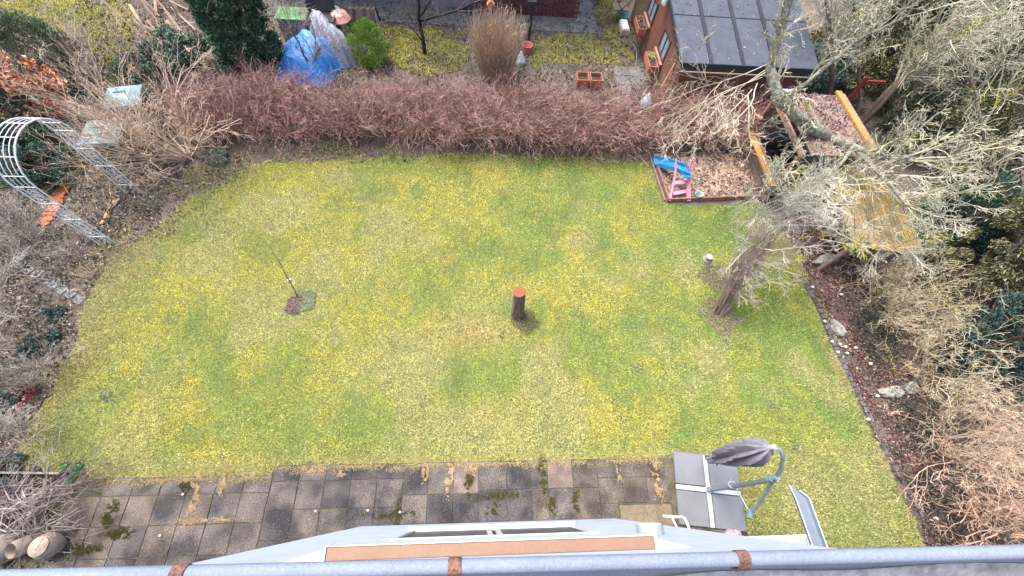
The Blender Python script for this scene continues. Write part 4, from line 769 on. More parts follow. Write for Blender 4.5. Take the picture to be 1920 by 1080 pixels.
p_ = at(920, 14, 1.5); simple('bird_house', 'small orange bird house on a thin post above the reeds', 'bird house', 920, 14, 1.5, _)

# ---- clutter by the tarps
def heap(name, label, catn, px, py, z, rx, ry, h, m, seed, rz=0, pleat=.0):
    p = at(px, py, z); n = 40; k = 14; vs = []; r_ = random.Random(seed); ph = [r_.uniform(0, 6) for _ in range(6)]
    for i in range(k+1):
        f_ = i/k; 
        for j in range(n):
            a = 2*math.pi*j/n; rr = (1+.14*math.sin(2*a+ph[0])+.09*math.sin(5*a+ph[1]+f_*2)+.035*math.sin(13*a+ph[2]+f_*5))*(1-.0*f_)
            prof_ = math.sin(math.pi/2*min(1, f_*1.04)); hh = h*math.cos(math.pi/2*prof_)**.55 if prof_ < .999 else 0
            x = rx*f_*rr*math.cos(a); y = ry*f_*rr*math.sin(a)
            hh = h*(1-f_**2.6)+h*.13*math.sin(x*7+ph[3]+y*3)*math.sin(y*8+ph[4])*(1-f_)+pleat*math.sin((x*math.cos(.8)+y*math.sin(.8))*34+ph[5]+math.sin(y*6))*(1-f_**4)
            vs.append((x, y, max(.01, hh)))
    fs = [(i*n+j, (i+1)*n+j, (i+1)*n+(j+1) % n, i*n+(j+1) % n) for i in range(k) for j in range(n)]
    b = MB(); b.add(vs, fs); o = b.build(name, m, smooth=True, loc=(p[0], p[1], 0)); o.rotation_euler = (0, 0, rz); return tag(o, label, catn)
M_tarpb = mat('blue_tarp', (.08, .33, .78), .45, .25, 6, bump=.9, col2=(.03, .20, .58), fine=18); M_tarpg = mat('silver_tarp', (.50, .52, .58), .5, .25, 9, bump=.5, col2=(.32, .34, .40), fine=25)
heap('blue_tarpaulin', 'bright blue tarpaulin over a heap next to the dark conifer', 'tarpaulin', 577, 92, .45, .98, .95, .72, M_tarpb, 2, .2, .03)
o = heap('grey_tarpaulin', 'crumpled silver grey tarpaulin draped over a stack behind the blue one', 'tarpaulin', 607, 52, .75, .85, .40, 1.05, M_tarpg, 5, -.45, .02)
heap('grey_tarpaulin', 'small loose end of grey plastic sheet between blue tarp and green bush', 'tarpaulin', 655, 82, .2, .38, .34, .4, M_tarpg, 8, .3, .015)
def _(t):
    b = MB(); b.box((-.35, -.25, 0), (.35, .25, .92)); b.build('bin_body', M_black, t); b = MB(); b.box((-.36, .20, .92), (.36, .26, 1.35), tilt=('X', -.15)); b.build('open_lid', M_black, t)
    b = MB(); b.box((-.37, -.27, .90), (-.33, .27, .95)); b.box((.33, -.27, .90), (.37, .27, .95)); b.box((-.33, -.27, .90), (.33, -.24, .95)); b.build('rim', mat('dark_grey_rim', (.12, .12, .13), .5), t)
simple('black_bin', 'open black plastic bin behind the grey tarpaulin', 'bin', 601, 28, .95, _)
def _(t):
    b = MB(); b.box((-.36, -.25, 0), (.36, .25, .72)); b.build('crate_body', M_oldwood, t)
    for i in range(5): b = MB(); b.box((-.40, -.29+i*.118, .725), (.40, -.18+i*.118, .76)); b.build('lid_slat', mat('green_lid', (.14, .33, .13), .6, .1) if i == 0 else bpy.data.materials['green_lid'], t)
simple('green_lidded_box', 'wooden box with light green slatted lid beside the conifer', 'box', 547, 25, .75, _)
def _(t):
    b = MB(); b.tube([(-.35, -.3, 0), (-.30, 0, .95), (-.35, .3, 0)], .015, 6); b.tube([(.40, -.3, 0), (.35, 0, .95), (.40, .3, 0)], .015, 6); b.tube([(-.3, 0, .95), (.35, 0, .95)], .015, 6); b.build('frame', M_white, t)
    vs = []; n = 16
    for i in range(n+1):
        f_ = i/n; x = -.42+.8*f_
        for (y, z) in ((-.26, .45), (-.22, .75), (-.06, .98), (.06, .98), (.22, .78), (.25, .5)): vs.append((x+.02*math.sin(z*9+i), y+.025*math.sin(i*1.3), z+.02*math.sin(i*2.1)))
    b = MB(); b.add(vs, [(i*6+k, i*6+6+k, i*6+7+k, i*6+k+1) for i in range(n) for k in range(5)]); b.build('blanket', mat('dark_blanket', (.075, .06, .055), .95, .2, 20, bump=.6), t)
simple('drying_rack', 'white trestle with a dark brown blanket hung over it', 'rack', 680, 28, .8, _)
def _(t):
    b = MB(); b.lathe([(.02, 1.02), (.2, .93), (.3, .80), (.29, .79)], n=16); b.build('shade', mat('coral_fabric', (.75, .16, .10), .7, .2, 9, col2=(.55, .5, .45)), t); b = MB(); b.tube([(0, 0, 0), (0, 0, 1.0)], .015, 6); b.build('pole', M_white, t); b = MB(); b.lathe([(.1, .95), (.12, .98), (.05, 1.04)], n=10, c=(-.1, .1, 0)); b.build('top_patch', mat('turquoise', (.25, .6, .68), .7), t)
simple('toy_parasol', 'small coral red and turquoise parasol behind the silver tarp', 'parasol', 636, 30, .85, _)
# brushwood planks top left
M_plank = mat('pale_plank', (.42, .29, .20), .8, .25, 9, col2=(.3, .2, .14))
t = thing('plank_pile', 'loose pale planks and sticks leaning in a pile left of the conifer', 'plank pile', (*at(330, 60)[:2], 0)); c0 = np.array(t.location)
for i in range(26):
    a = at(random.uniform(270, 400), random.uniform(20, 110), 0)-c0; d = np.array([random.uniform(-.9, -.1), random.uniform(.1, .9), random.uniform(.1, .7)]); L_ = random.uniform(.5, 1.3); b = MB(); b.beam(a+np.array([0, 0, .05]), a+d/np.linalg.norm(d)*L_+np.array([0, 0, .05]), random.uniform(.03, .08), .02); b.build('plank', M_plank if i % 3 else M_oldwood, t)
t = thing('black_crate', 'black crate with terracotta shards among twigs below the top left grass', 'crate', (*at(135, 95)[:2], 0)); b = MB(); b.box((-.25, -.2, 0), (.25, .2, .03)); b.box((-.25, -.2, .03), (-.22, .2, .25)); b.box((.22, -.2, .03), (.25, .2, .25)); b.box((-.22, .17, .03), (.22, .2, .25)); b.build('crate_body', M_black, t); b = rockmesh('x', .12, .1, .12, 4); b.build('shard', M_terra, t, loc=(0, 0, .12))
t = thing('red_frame', 'dark red wooden frame among branches behind the playhouse', 'frame', (9.9, 9.3, 0)); b = MB(); b.beam((0, 0, 0), (0, .2, 1.25), .12, .04); b.beam((0, .1, 1.2), (.5, .1, 1.2), .04, .06); b.build('board', mat('dark_red_paint', (.3, .05, .045), .7), t)
t = thing('triangle_frame', 'dark A shaped frame with pale struts behind the lichen tree trunk', 'frame', (8.7, 11.4, 0)); b = MB(); b.beam((-.35, 0, .3), (0, .1, .95), .03, .03); b.beam((.35, 0, .3), (0, .1, .95), .03, .03); b.beam((-.35, 0, .3), (.35, 0, .3), .03, .03); b.build('strut', mat('greyish_strut', (.35, .3, .27), .7), t)

# ================================================================== VEGETATION
def bush(name, label, catn, parts, group=None, loc=(0, 0, 0)):
    t = thing(name, label, catn, loc, 0, group)
    for nm, me, mm in parts:
        o = link(nm, me, mm, t); o.location = -Vector(loc)
    return t
def stems(cx_, cy_, n, spread, tilt, L, r, levels, nseg=4, wig=.15, trop=.02, z0=0., dirb=(0, 0, 1)):
    a = rng.uniform(0, 6.283, n); rr = spread*np.sqrt(rng.random(n)); p = np.stack([cx_+rr*np.cos(a), cy_+rr*np.sin(a), np.full(n, z0)], 1)
    d = np.array(dirb)+np.stack([np.cos(a), np.sin(a), np.zeros(n)], 1)*tilt*rng.uniform(.2, 1.2, (n, 1))+rng.normal(size=(n, 3))*.1
    return cat(grow(p, d, L*rng.uniform(.6, 1.2, n), r*rng.uniform(.6, 1.2, n), levels, nseg, wig, trop))
# hedge
N = 1150; x = rng.uniform(-6.9, 7.0, N); y = rng.uniform(7.95, 8.75, N)+.05*np.sin(x*2); hgt = .80+.32*fbm(x*.8, y*.8, 71); y += np.where(x > 4, .22, 0)
p = np.stack([x, y, np.full(N, .0)], 1); d = np.stack([rng.normal(size=N)*.28, rng.normal(size=N)*.28-.12+(y-8.45)*.5, np.ones(N)], 1)
sg = cat(grow(p, d, hgt, .008, [(7, .62, 48, .6, .03, .2), (3, .6, 45, .65, .0, .22)], nseg=3, wig=.16))
hc = twigcol((.19, .09, .075), (.35, .21, .18), tip=(.44, .28, .24), jit=.6); hedge_loc = (0, 8.4, 0)
k = 16000; lx = rng.uniform(-6.9, 7.0, k); ly = rng.uniform(7.75, 9.1, k); lz = rng.uniform(.02, .9, k)*rng.random(k)
lf = leafmesh('dry_leaves', np.stack([lx, ly, lz], 1), rng.uniform(.02, .05, k), pal([(.26, .16, .13), (.38, .27, .22), (.16, .10, .09), (.14, .15, .06)], k, [4, 3, 3, 1]))
bush('bare_hedge', 'long bare hedge of reddish brown twigs between the two gardens', 'hedge', [('twigs', segmesh('hedge_twigs', sg, hc, .0028), M_twig), ('dry_leaves', lf, M_litter)], None, hedge_loc)

# tan shrub on the left
b0 = at(352, 292); bx_, by_ = b0[0], b0[1]
sg = stems(bx_, by_, 30, .16, 1.0, 1.75, .024, [(7, .6, 38, .5, .05, .16), (5, .55, 42, .5, .04, .2), (2, .6, 40, .6, .0, .2)], nseg=5, wig=.12, trop=.02, dirb=(-.45, .1, .75))
bush('tan_shrub', 'big bare tan shrub arching over the compost bins', 'shrub', [('branches', segmesh('tan_branches', sg, twigcol((.46, .33, .24), (.56, .44, .34), jit=.2), .0035), M_twig)], None, (bx_, by_, 0))
for (px, py, n, L, tl, lb, db) in ((60, 235, 26, 1.7, .7, 'wispy bare shrub left of the compost bins', (-.2, .1, 1)), (170, 150, 16, 1.2, .6, 'wispy bare shrub behind the compost bins', (-.3, .3, 1)), (265, 120, 9, 1.0, .6, 'wispy bare shrub beside the glossy dark bush', (-.1, .3, 1)), (-90, 90, 12, 1.3, .6, 'thin bare shrub in the top left corner', (-.3, .2, 1))):
    q = at(px, py); sg = stems(q[0], q[1], n, .25, tl, L, .012, [(6, .55, 32, .55, .05, .14), (3, .5, 38, .6, .03, .2)], wig=.1, dirb=db)
    bush('bare_shrub', lb, 'shrub', [('branches', segmesh('b', sg, twigcol((.40, .31, .25), (.50, .40, .33)), .003), M_twig)], 'bare shrubs at the left', (q[0], q[1], 0))
for (px, py, n, L, lb) in ((10, 600, 26, 1.2, 'grey twiggy shrub at the left edge below the arch'), (-10, 700, 20, 1.0, 'low grey twiggy shrub near the red leaved plant'), (70, 470, 18, .5, 'low dry stalks between arch and stepping stones'), (50, 430, 22, .6, 'grey brown tangle of dead stalks left of the orange tiles'), (150, 470, 16, .4, 'low tangle of dead stalks between the arch feet and the lawn'), (100, 700, 16, .5, 'grey twigs arching over the blue green plants'), (30, 830, 20, .7, 'grey dead stalks above the timber edge board'), (180, 520, 14, .35, 'straw coloured grass tuft at the lawn edge by the stepping stones')):
    q = at(px, py); straw = 'straw' in lb; sg = stems(q[0], q[1], n*(5 if straw else 1), .22, .7, L*(.7 if straw else 1), .007 if not straw else .003, [] if straw else [(7, .6, 35, .6, .02, .15), (4, .5, 40, .6, .0, .2)], wig=.12)
    bush('dry_plant', lb, 'plant', [('stems', segmesh('b', sg, twigcol((.5, .38, .2), (.6, .48, .3)) if straw else twigcol((.27, .235, .20), (.42, .37, .32)), .0028), M_twig)], 'dry plants in the rough bed', (q[0], q[1], 0))
def leafblob(cx_, cy_, z0, z1, rx, ry, n, size, cols, clump=26, w=None, asp=.5, taper=0., along=None, shell=.55, seed=0, crs=.38):
    """leaves gathered in clumps through a crown"""
    k = clump; a = rng.uniform(0, 6.283, k); u = rng.uniform(0, 1, k); zc = z0+(z1-z0)*u; pr = np.sqrt(np.clip(1-(2*u-1)**2, .08, 1)) if not taper else np.clip((1-u)*taper+(1-taper), .12, 1)
    rr = pr*(shell+(1-shell)*np.sqrt(rng.random(k))); C_ = np.stack([cx_+rx*rr*np.cos(a), cy_+ry*rr*np.sin(a), zc], 1); cr = crs*min(rx, ry, (z1-z0))*rng.uniform(.6, 1.2, k)
    i = rng.integers(0, k, n); o = norm(rng.normal(size=(n, 3)))*np.power(rng.random((n, 1)), .45)
    pos = C_[i]+o*cr[i][:, None]*np.array([1, 1, .8]); pos[:, 2] = np.maximum(pos[:, 2], .03)
    col = pal(cols, n, w, .25)*(.75+.5*rng.random(k))[i][:, None]; out_ = norm(pos-np.array([cx_, cy_, (z0+z1)/2]))
    al = None
    if along is not None: al = out_*.6+np.array([0, 0, along])
    return pos, size*rng.uniform(.6, 1.3, n), col, out_, al
def leafy(name, label, catn, px, py, z0, z1, rx, ry, n, size, cols, group=None, zb=0., trunk=True, **k):
    asp = k.get('asp', .5); q = at(px, py, zb); pos, sz, col, o_, al = leafblob(q[0], q[1], z0, z1, rx, ry, n, size, cols, **k)
    parts = [('foliage', leafmesh('foliage', pos, sz, col, nrm=o_*.6, asp=asp, along=al), M_leaf)]
    if trunk: parts.append(('trunk', segmesh('trunk', stems(q[0], q[1], 4, .06, .3, (z1-z0)*.8+z0, .03, [(5, .5, 45, .5, .05, .15)]), twigcol((.14, .10, .08), (.2, .15, .12))), M_twig))
    return bush(name, label, catn, parts, group, (q[0], q[1], 0))
GREEN_D = [(.055, .115, .06), (.09, .165, .09), (.14, .22, .14), (.04, .075, .045)]
OLIVE = [(.17, .175, .075), (.25, .24, .12), (.11, .12, .05), (.33, .31, .19), (.06, .065, .035)]
TEAL = [(.05, .10, .085), (.09, .155, .13), (.13, .2, .175), (.035, .06, .055)]
leafy('conifer', 'dense dark green columnar conifer left of the blue tarpaulin', 'conifer', 490, 136, .05, 3.0, .78, .72, 62000, .07, GREEN_D, clump=230, taper=.35, along=.8, shell=.8, crs=.27, asp=.45)
leafy('evergreen_bush', 'glossy dark leaved bush left of the tall conifer', 'bush', 355, 128, .1, .9, .75, .6, 5000, .085, [(.09, .14, .09), (.16, .22, .15), (.05, .08, .05), (.25, .3, .22)], clump=30)
leafy('evergreen_bush', 'ground hugging dark leaved bush beside the grass in the top left', 'bush', 275, 150, .05, .5, .6, .5, 2600, .07, [(.12, .15, .10), (.2, .23, .17), (.07, .09, .06)], clump=24)
leafy('green_bush', 'bright yellow green bush right of the tarpaulins', 'bush', 700, 122, .05, 1.15, .48, .42, 15000, .04, [(.30, .44, .07), (.42, .54, .13), (.22, .34, .06), (.12, .2, .04)], clump=70, along=1.2, asp=.35, crs=.42, shell=.2)
leafy('beech_bush', 'young beech bush still holding copper orange leaves', 'bush', 108, 228, .3, 1.4, .75, .6, 3600, .10, [(.62, .25, .13), (.70, .36, .22), (.45, .17, .09), (.75, .48, .34)], clump=40, asp=.55)
leafy('yew_bush', 'small dark green bush behind the copper beech leaves', 'bush', 75, 245, .4, 1.5, .5, .5, 7000, .05, GREEN_D, clump=40, along=.5)
leafy('yew_bush', 'dark green low bush seen through the arch', 'bush', 95, 330, .02, .62, .75, .5, 12000, .05, GREEN_D+TEAL, clump=50, along=.4)
leafy('yew_bush', 'very dark bush between the copper beech and the arch', 'bush', 50, 292, .02, .8, .7, .55, 9000, .055, GREEN_D, clump=40, along=.4)
leafy('juniper', 'grey green feathery juniper at the left edge', 'conifer', 125, 165, .3, 1.6, .75, .6, 16000, .06, [(.17, .21, .11), (.26, .3, .18), (.10, .13, .07)], clump=60, along=.6, asp=.22)
leafy('juniper', 'brownish juniper in the far top left corner', 'conifer', -5, 120, .1, 1.1, .6, .5, 8000, .07, [(.16, .15, .08), (.23, .21, .13), (.10, .09, .06)], clump=50, along=.6, asp=.22)
for (px, py, r_, n, cl, lb) in ((100, 610, .35, 1500, TEAL+[(.2, .26, .22)], 'blue green low plant at the left lawn edge'), (80, 655, .3, 1200, TEAL, 'dark blue green ground plant below the grey twigs'), (22, 765, .3, 1600, TEAL, 'dark teal clump at the left frame edge'), (62, 745, .16, 260, [(.36, .10, .10), (.22, .06, .06), (.4, .2, .16)], 'small plant with crimson leaves at the left lawn edge'), (140, 885, .14, 500, [(.08, .2, .08), (.15, .3, .12)], 'little green weed at the corner of the timber edge'), (10, 905, .4, 1400, [(.2, .27, .27), (.3, .37, .38), (.13, .18, .18)], 'grey green plant in the bottom left bed'), (412, 300, .22, 700, [(.2, .22, .16), (.28, .3, .24)], 'grey green herb at the foot of the hedge'), (560, 240, .2, 400, [(.12, .2, .1), (.25, .35, .25)], 'green sprig in the lower hedge')):
    leafy('ground_plant', lb, 'plant', px, py, .02, .2, r_, r_, n, .05, cl, trunk=False, clump=14)
# reeds
q = at(930, 146); n = 1100; a = rng.uniform(0, 6.28, n); rr = .42*np.sqrt(rng.random(n)); p = np.stack([q[0]+rr*np.cos(a), q[1]+rr*np.sin(a)*.7, np.zeros(n)], 1)
d = np.stack([np.cos(a)*.2*rr/.4, np.sin(a)*.2*rr/.4, np.ones(n)], 1)+rng.normal(size=(n, 3))*.05; sg = cat(grow(p, d, rng.uniform(1.1, 1.7, n), .005, [(2, .12, 30, .7, 0, .1)], nseg=4, wig=.04, trop=.0))
bush('reed_clump', 'tall clump of dry straw coloured reeds behind the hedge', 'reeds', [('stalks', segmesh('reeds', sg, twigcol((.48, .34, .22), (.60, .46, .32), tip=(.62, .46, .36)), .004), M_twig)], None, (q[0], q[1], 0))
# dark bare tree
def limb_tree(name, label, pts, r0, r1, lev, colA, colB, yellow=0., extra=(), group=None, tcol=None, tip=None, rmin=.004, nb=14, bl=1.2, bang=45, trop=.04, updir=.5, seed_t=(.3, 1.)):
    """pts: trunk polyline in metres; branches sprout along trunk and the extra limbs"""
    base = pts[0]; t = thing(name, label, 'tree', (base[0], base[1], 0), 0, group); off = -Vector((base[0], base[1], 0))
    lines = [(pts, r0, r1)]+list(extra); mt = tcol
    for j, (pl_, a_, b_) in enumerate(lines):
        m_ = len(pl_); V_ = []; 
        pp = []; rs = []
        for i in range(m_-1):
            for f_ in np.linspace(0, 1, 5)[:-1]:
                pp.append(np.array(pl_[i])*(1-f_)+np.array(pl_[i+1])*f_+rng.normal(size=3)*.008); rs.append(a_+(b_-a_)*(i+f_)/(m_-1))
        pp.append(np.array(pl_[-1])); rs.append(b_)
        b = MB(); b.tube(pp, [r_*random.uniform(.9, 1.12) for r_ in rs], 9); o = b.build('trunk' if j == 0 else 'limb', mt, t, smooth=True); o.location = off
    P0 = []; D0 = []; R0 = []
    for (pl_, a_, b_) in lines:
        pl_ = np.array(pl_); m_ = len(pl_)
        for _ in range(nb):
            s_ = rng.uniform(*seed_t)*(m_-1); i = min(int(s_), m_-2); f_ = s_-i; P0.append(pl_[i]*(1-f_)+pl_[i+1]*f_); dd = norm(pl_[i+1]-pl_[i]); pr = perp(dd[None])[0]
            D0.append(dd*math.cos(R(bang))+pr*math.sin(R(bang))+np.array([0, 0, updir])); R0.append((a_+(b_-a_)*s_/(m_-1))*.45)
    sg = cat(grow(np.array(P0), np.array(D0), bl*rng.uniform(.6, 1.3, len(P0)), np.array(R0), lev, nseg=5, wig=.14, trop=trop))
    o = link('branches', segmesh('branches', sg, twigcol(colA, colB, tip=tip, yellow=yellow), rmin, 4 if len(sg[0]) < 9000 else 3), M_twig, t); o.location = off
    return t
M_tb = mat('black_bark', (.05, .038, .04), .9, .3, 20, bump=.6); M_lich = mat('lichen_bark', (.34, .34, .28), .95, .35, 14, bump=.9, col2=(.15, .13, .09), fine=45); M_brb = mat('brown_bark', (.19, .15, .115), .95, .35, 14, bump=.9, col2=(.12, .09, .07), fine=45)
q = at(797, 101); limb_tree('dark_tree', 'small black barked bare tree before the mauve house', [(q[0], q[1], 0), (q[0]-.02, q[1], .5), (q[0]-.05, q[1], .95)], .055, .045, [(5, .5, 45, .5, .02, .16), (3, .5, 45, .6, 0, .2)], (.09, .065, .065), (.15, .11, .11), nb=5, bl=.9, tcol=M_tb,
    extra=[([(q[0]-.05, q[1], .9), tuple(at(818, 30, 1.15)), tuple(at(850, 22, 1.4)), tuple(at(905, -3, 1.6))], .04, .02), ([(q[0]-.05, q[1], .9), tuple(at(785, 5, 1.8)), tuple(at(770, -40, 2.3))], .045, .02), ([(q[0]-.05, q[1], .95), tuple(at(800, 10, 1.5)), tuple(at(820, -15, 2.))], .03, .012)])
q = at(585, 137); limb_tree('small_tree', 'little bare tree with fine twigs in front of the blue tarpaulin', [(q[0], q[1], 0), tuple(at(582, 128, .3)), tuple(at(600, 90, .8))], .04, .025, [(6, .55, 45, .5, .03, .2), (4, .5, 45, .6, 0, .25)], (.30, .20, .16), (.38, .29, .25), nb=10, bl=.75, tcol=M_brb, seed_t=(.5, 1), extra=[([tuple(at(582, 128, .3)), tuple(at(560, 80, 1.0)), tuple(at(545, 50, 1.4))], .025, .012)])
# upright brush of the leaning bare shrub on the lawn
q = at(1345, 590); B0 = np.array([q[0], q[1], 0.]); top = at(1440, 440, 1.75); ax_ = norm(top-B0)
n = 38; a = rng.uniform(0, 6.28, n); p = B0+np.stack([.17*np.cos(a)*rng.random(n), .15*np.sin(a)*rng.random(n), np.zeros(n)], 1); d = ax_+rng.normal(size=(n, 3))*.09
sg1 = cat(grow(p, d, rng.uniform(1.2, 2.0, n), .012, [(7, .32, 24, .5, .03, .12), (4, .5, 35, .6, .02, .2)], nseg=5, wig=.05))
n = 30; p = B0+ax_*rng.uniform(1.4, 2.7, (n, 1))+rng.normal(size=(n, 3))*.10; d = norm(ax_*.9+rng.normal(size=(n, 3))*.6+np.array([.15, .2, 0]))
sg2 = cat(grow(p, d, rng.uniform(.5, .95, n), .009, [(7, .55, 42, .55, .01, .16), (4, .5, 45, .6, 0, .2), (2, .6, 40, .7, 0, .2)], nseg=4, wig=.15))
n = 12; p = B0+ax_*rng.uniform(.5, 1.4, (n, 1)); d = norm(rng.normal(size=(n, 3))*.6+np.array([.5, -.7, .1])); sg3 = cat(grow(p, d, rng.uniform(.4, .7, n), .006, [(4, .6, 40, .6, 0, .18), (3, .5, 40, .6, 0, .2)], nseg=4, wig=.15, trop=-.06))
bush('upright_brush', 'bundle like bare shrub rising from the right side of the lawn', 'shrub', [('stems', segmesh('s', sg1, twigcol((.27, .20, .165), (.42, .33, .28)), .003), M_twig), ('crown', segmesh('c', tuple(np.concatenate([sg2[i], sg3[i]]) for i in range(5)), twigcol((.38, .36, .29), (.50, .47, .40), yellow=.04), .0026), M_twig)], None, (q[0], q[1], 0))
# tall lichen tree
def L_(pts): return [tuple(at(a, b_, z)) for a, b_, z in pts]
LC = ((.32, .30, .21), (.50, .47, .35)); lev3 = [(6, .55, 40, .5, .02, .18), (5, .5, 44, .55, -.02, .24), (3, .55, 46, .65, -.05, .28)]
limb_tree('lichen_tree', 'crooked grey tree thick with lichen leaning over the playhouse', L_([(1600, 300, 0), (1585, 275, .5), (1552, 258, 1.5), (1500, 226, 1.9), (1462, 190, 2.2), (1443, 130, 2.5), (1462, 60, 3.1), (1480, 0, 3.6), (1490, -60, 4.1)]), .14, .07, lev3, *LC, yellow=.10, nb=9, bl=.95, tcol=M_lich, rmin=.0042, seed_t=(.25, 1.),
    extra=[(L_([(1552, 258, 1.5), (1600, 275, 1.75), (1650, 293, 1.9), (1728, 302, 2.1)]), .075, .055), (L_([(1600, 275, 1.7), (1655, 330, 1.9), (1700, 385, 2.1), (1770, 410, 2.3)]), .05, .015), (L_([(1462, 190, 2.2), (1520, 150, 2.9), (1600, 80, 3.5), (1700, 30, 4.0)]), .05, .015), (L_([(1600, 275, 1.75), (1560, 330, 2.0), (1500, 380, 2.1), (1440, 400, 2.2)]), .035, .012)])
limb_tree('bare_tree', 'slender grey bare tree with two stems behind the playhouse', L_([(1605, 245, 0), (1655, 195, .9), (1700, 140, 1.6), (1770, 60, 2.4), (1850, -30, 3.1)]), .055, .025, lev3, *LC, yellow=.08, nb=13, bl=1.2, tcol=M_brb, rmin=.0045, group='bare trees behind the playhouse',
    extra=[(L_([(1605, 240, 0), (1612, 170, .9), (1608, 80, 1.9), (1600, -20, 2.8)]), .05, .02)])
limb_tree('bare_tree', 'thick brown stemmed bare tree among olive evergreens', L_([(1610, 235, 0), (1665, 175, 1.), (1735, 105, 1.9), (1830, 10, 3.)]), .12, .05, lev3, *LC, yellow=.12, nb=19, bl=1.5, tcol=M_brb, rmin=.0045, group='bare trees behind the playhouse')
limb_tree('bare_tree', 'wide bare tree reaching in from the right side above the evergreens', L_([(1900, 420, 0), (1990, 330, 1.5), (2060, 230, 2.6), (2120, 120, 3.4)]), .12, .05, lev3, *LC, yellow=.12, nb=16, bl=1.6, tcol=M_brb, rmin=.004, group='bare trees behind the playhouse', seed_t=(.1, 1.),
    extra=[(L_([(1900, 420, .0), (1860, 330, 1.4), (1840, 230, 2.2), (1820, 120, 2.8)]), .06, .02), (L_([(1900, 420, 0), (1960, 380, 1.2), (2010, 330, 2.), (2100, 300, 2.8)]), .05, .02)])
limb_tree('bare_tree', 'bare lichen tree whose branches fill the top right corner', L_([(1760, 210, 0), (1830, 120, 1.3), (1900, 30, 2.2), (1980, -60, 3.)]), .10, .04, lev3, *LC, yellow=.14, nb=21, bl=1.6, tcol=M_brb, rmin=.0045, group='bare trees behind the playhouse', seed_t=(.1, 1.))
limb_tree('bare_tree', 'thin mossy bare tree whose twigs spread over the right half of the shed roof', L_([(1545, 215, 0), (1560, 150, 1.1), (1560, 70, 2.0), (1545, -20, 2.8)]), .07, .03, lev3, *LC, yellow=.1, nb=22, bl=1.1, tcol=M_brb, rmin=.004, group='bare trees behind the playhouse')
# long pale branch hanging over the hedge from the lichen tree
pts0 = at(1440, 175, 2.1); n = 7
p = np.array([at(1456-9*i, 112+11*i, 2.3+.0*i) for i in range(n)]); tg = np.array([at(1150+40*i+rng.uniform(-20, 20), 215+13*i+rng.uniform(-25, 25), 1.5) for i in range(n)]); d = norm(tg-p+np.array([0, 0, .5]))
sg = cat(grow(p, d, np.linalg.norm(tg-p, axis=1)*rng.uniform(.8, 1.05, n), .012, [(9, .36, 40, .5, -.02, .2), (5, .5, 42, .6, 0, .24), (2, .6, 44, .7, 0, .24)], nseg=7, wig=.15, trop=-.09))
bush('hanging_branches', 'pale bare branches sweeping down over the hedge from the lichen tree', 'branches', [('branches', segmesh('b', sg, twigcol((.46, .40, .28), (.60, .54, .41), yellow=.05), .0034), M_twig)], None, tuple(pts0*np.array([1, 1, 0])))
# crown of fine twigs over the yellow shelter
n = 66; p = np.array([at(rng.uniform(1480, 1720), rng.uniform(300, 470), rng.uniform(1.4, 2.1)) for _ in range(n)]); d = norm(rng.normal(size=(n, 3))*np.array([.8, .8, .3])+np.array([0, -.3, .1]))
sg = cat(grow(p, d, rng.uniform(.5, .9, n), .010, [(7, .5, 42, .55, .0, .18), (4, .5, 45, .6, 0, .22), (2, .6, 40, .7, 0, .2)], nseg=4, wig=.16))
bush('twig_canopy', 'mesh of lichen grey twigs hanging above the yellow board roof', 'branches', [('branches', segmesh('b', sg, twigcol((.27, .26, .19), (.40, .385, .30), yellow=.22), .0035), M_twig)], None, tuple(at(1620, 400)))
# evergreens on the right
for (nm, px, py, z1, rx, ry, n, cl, lb, sz) in (('thuja', 1800, 520, 2.7, 1.2, .9, 34000, OLIVE, 'broad olive green thuja at the right edge', .085), ('thuja', 1770, 330, 2.8, 1.3, 1.2, 26000, OLIVE, 'olive thuja behind the yellow board shelter', .085), ('yew', 1690, 262, 1.5, .8, .7, 12000, OLIVE+GREEN_D, 'shaded olive evergreen directly behind the lichen tree base', .07), ('thuja', 1620, 110, 2.6, 1.3, 1.1, 26000, OLIVE, 'olive thuja between the two stemmed tree and the shed', .085), ('thuja', 1600, 185, 1.5, 1.0, .8, 22000, OLIVE, 'low olive thuja straight behind the playhouse', .08), ('thuja', 1560, 130, 3.0, 1.1, 1.0, 24000, OLIVE, 'olive thuja right of the shed roof', .085), ('thuja', 1740, 170, 3.2, 1.5, 1.3, 26000, OLIVE, 'tall olive thuja behind the two stemmed tree', .09), ('thuja', 1950, 250, 3.2, 1.6, 1.5, 26000, OLIVE, 'large olive thuja far out at the right edge', .09), ('yew', 1800, 660, 2.2, .9, .7, 26000, TEAL, 'dark blue green yew below the broad thuja', .07), ('yew', 1760, 440, 1.5, .9, .8, 14000, TEAL+GREEN_D, 'dark yew in the shade beside the board shelter', .07), ('yew', 1990, 720, 1.9, 1.1, 1.0, 14000, TEAL, 'dark yew at the right edge behind the tan shrubs', .07)):
    leafy(nm, lb, 'conifer', px, py, .05, z1, rx, ry, n, sz, cl, 'evergreens on the right', clump=110, taper=.4, along=-.35 if nm == 'thuja' else .3, asp=.22 if nm == 'thuja' else .4, shell=.7, crs=.26)
leafy('ivy_bush', 'dark ivy mound beside the lichen tree trunk', 'bush', 1510, 175, .05, 1.25, .85, .6, 9000, .065, [(.07, .11, .09), (.12, .17, .15), (.04, .06, .05), (.2, .26, .24)], clump=50)
leafy('ivy_bush', 'dark ivy behind the shed under the triangle frame', 'bush', 1490, 130, .05, .7, .6, .5, 4000, .065, [(.07, .11, .09), (.04, .06, .05)], clump=30)
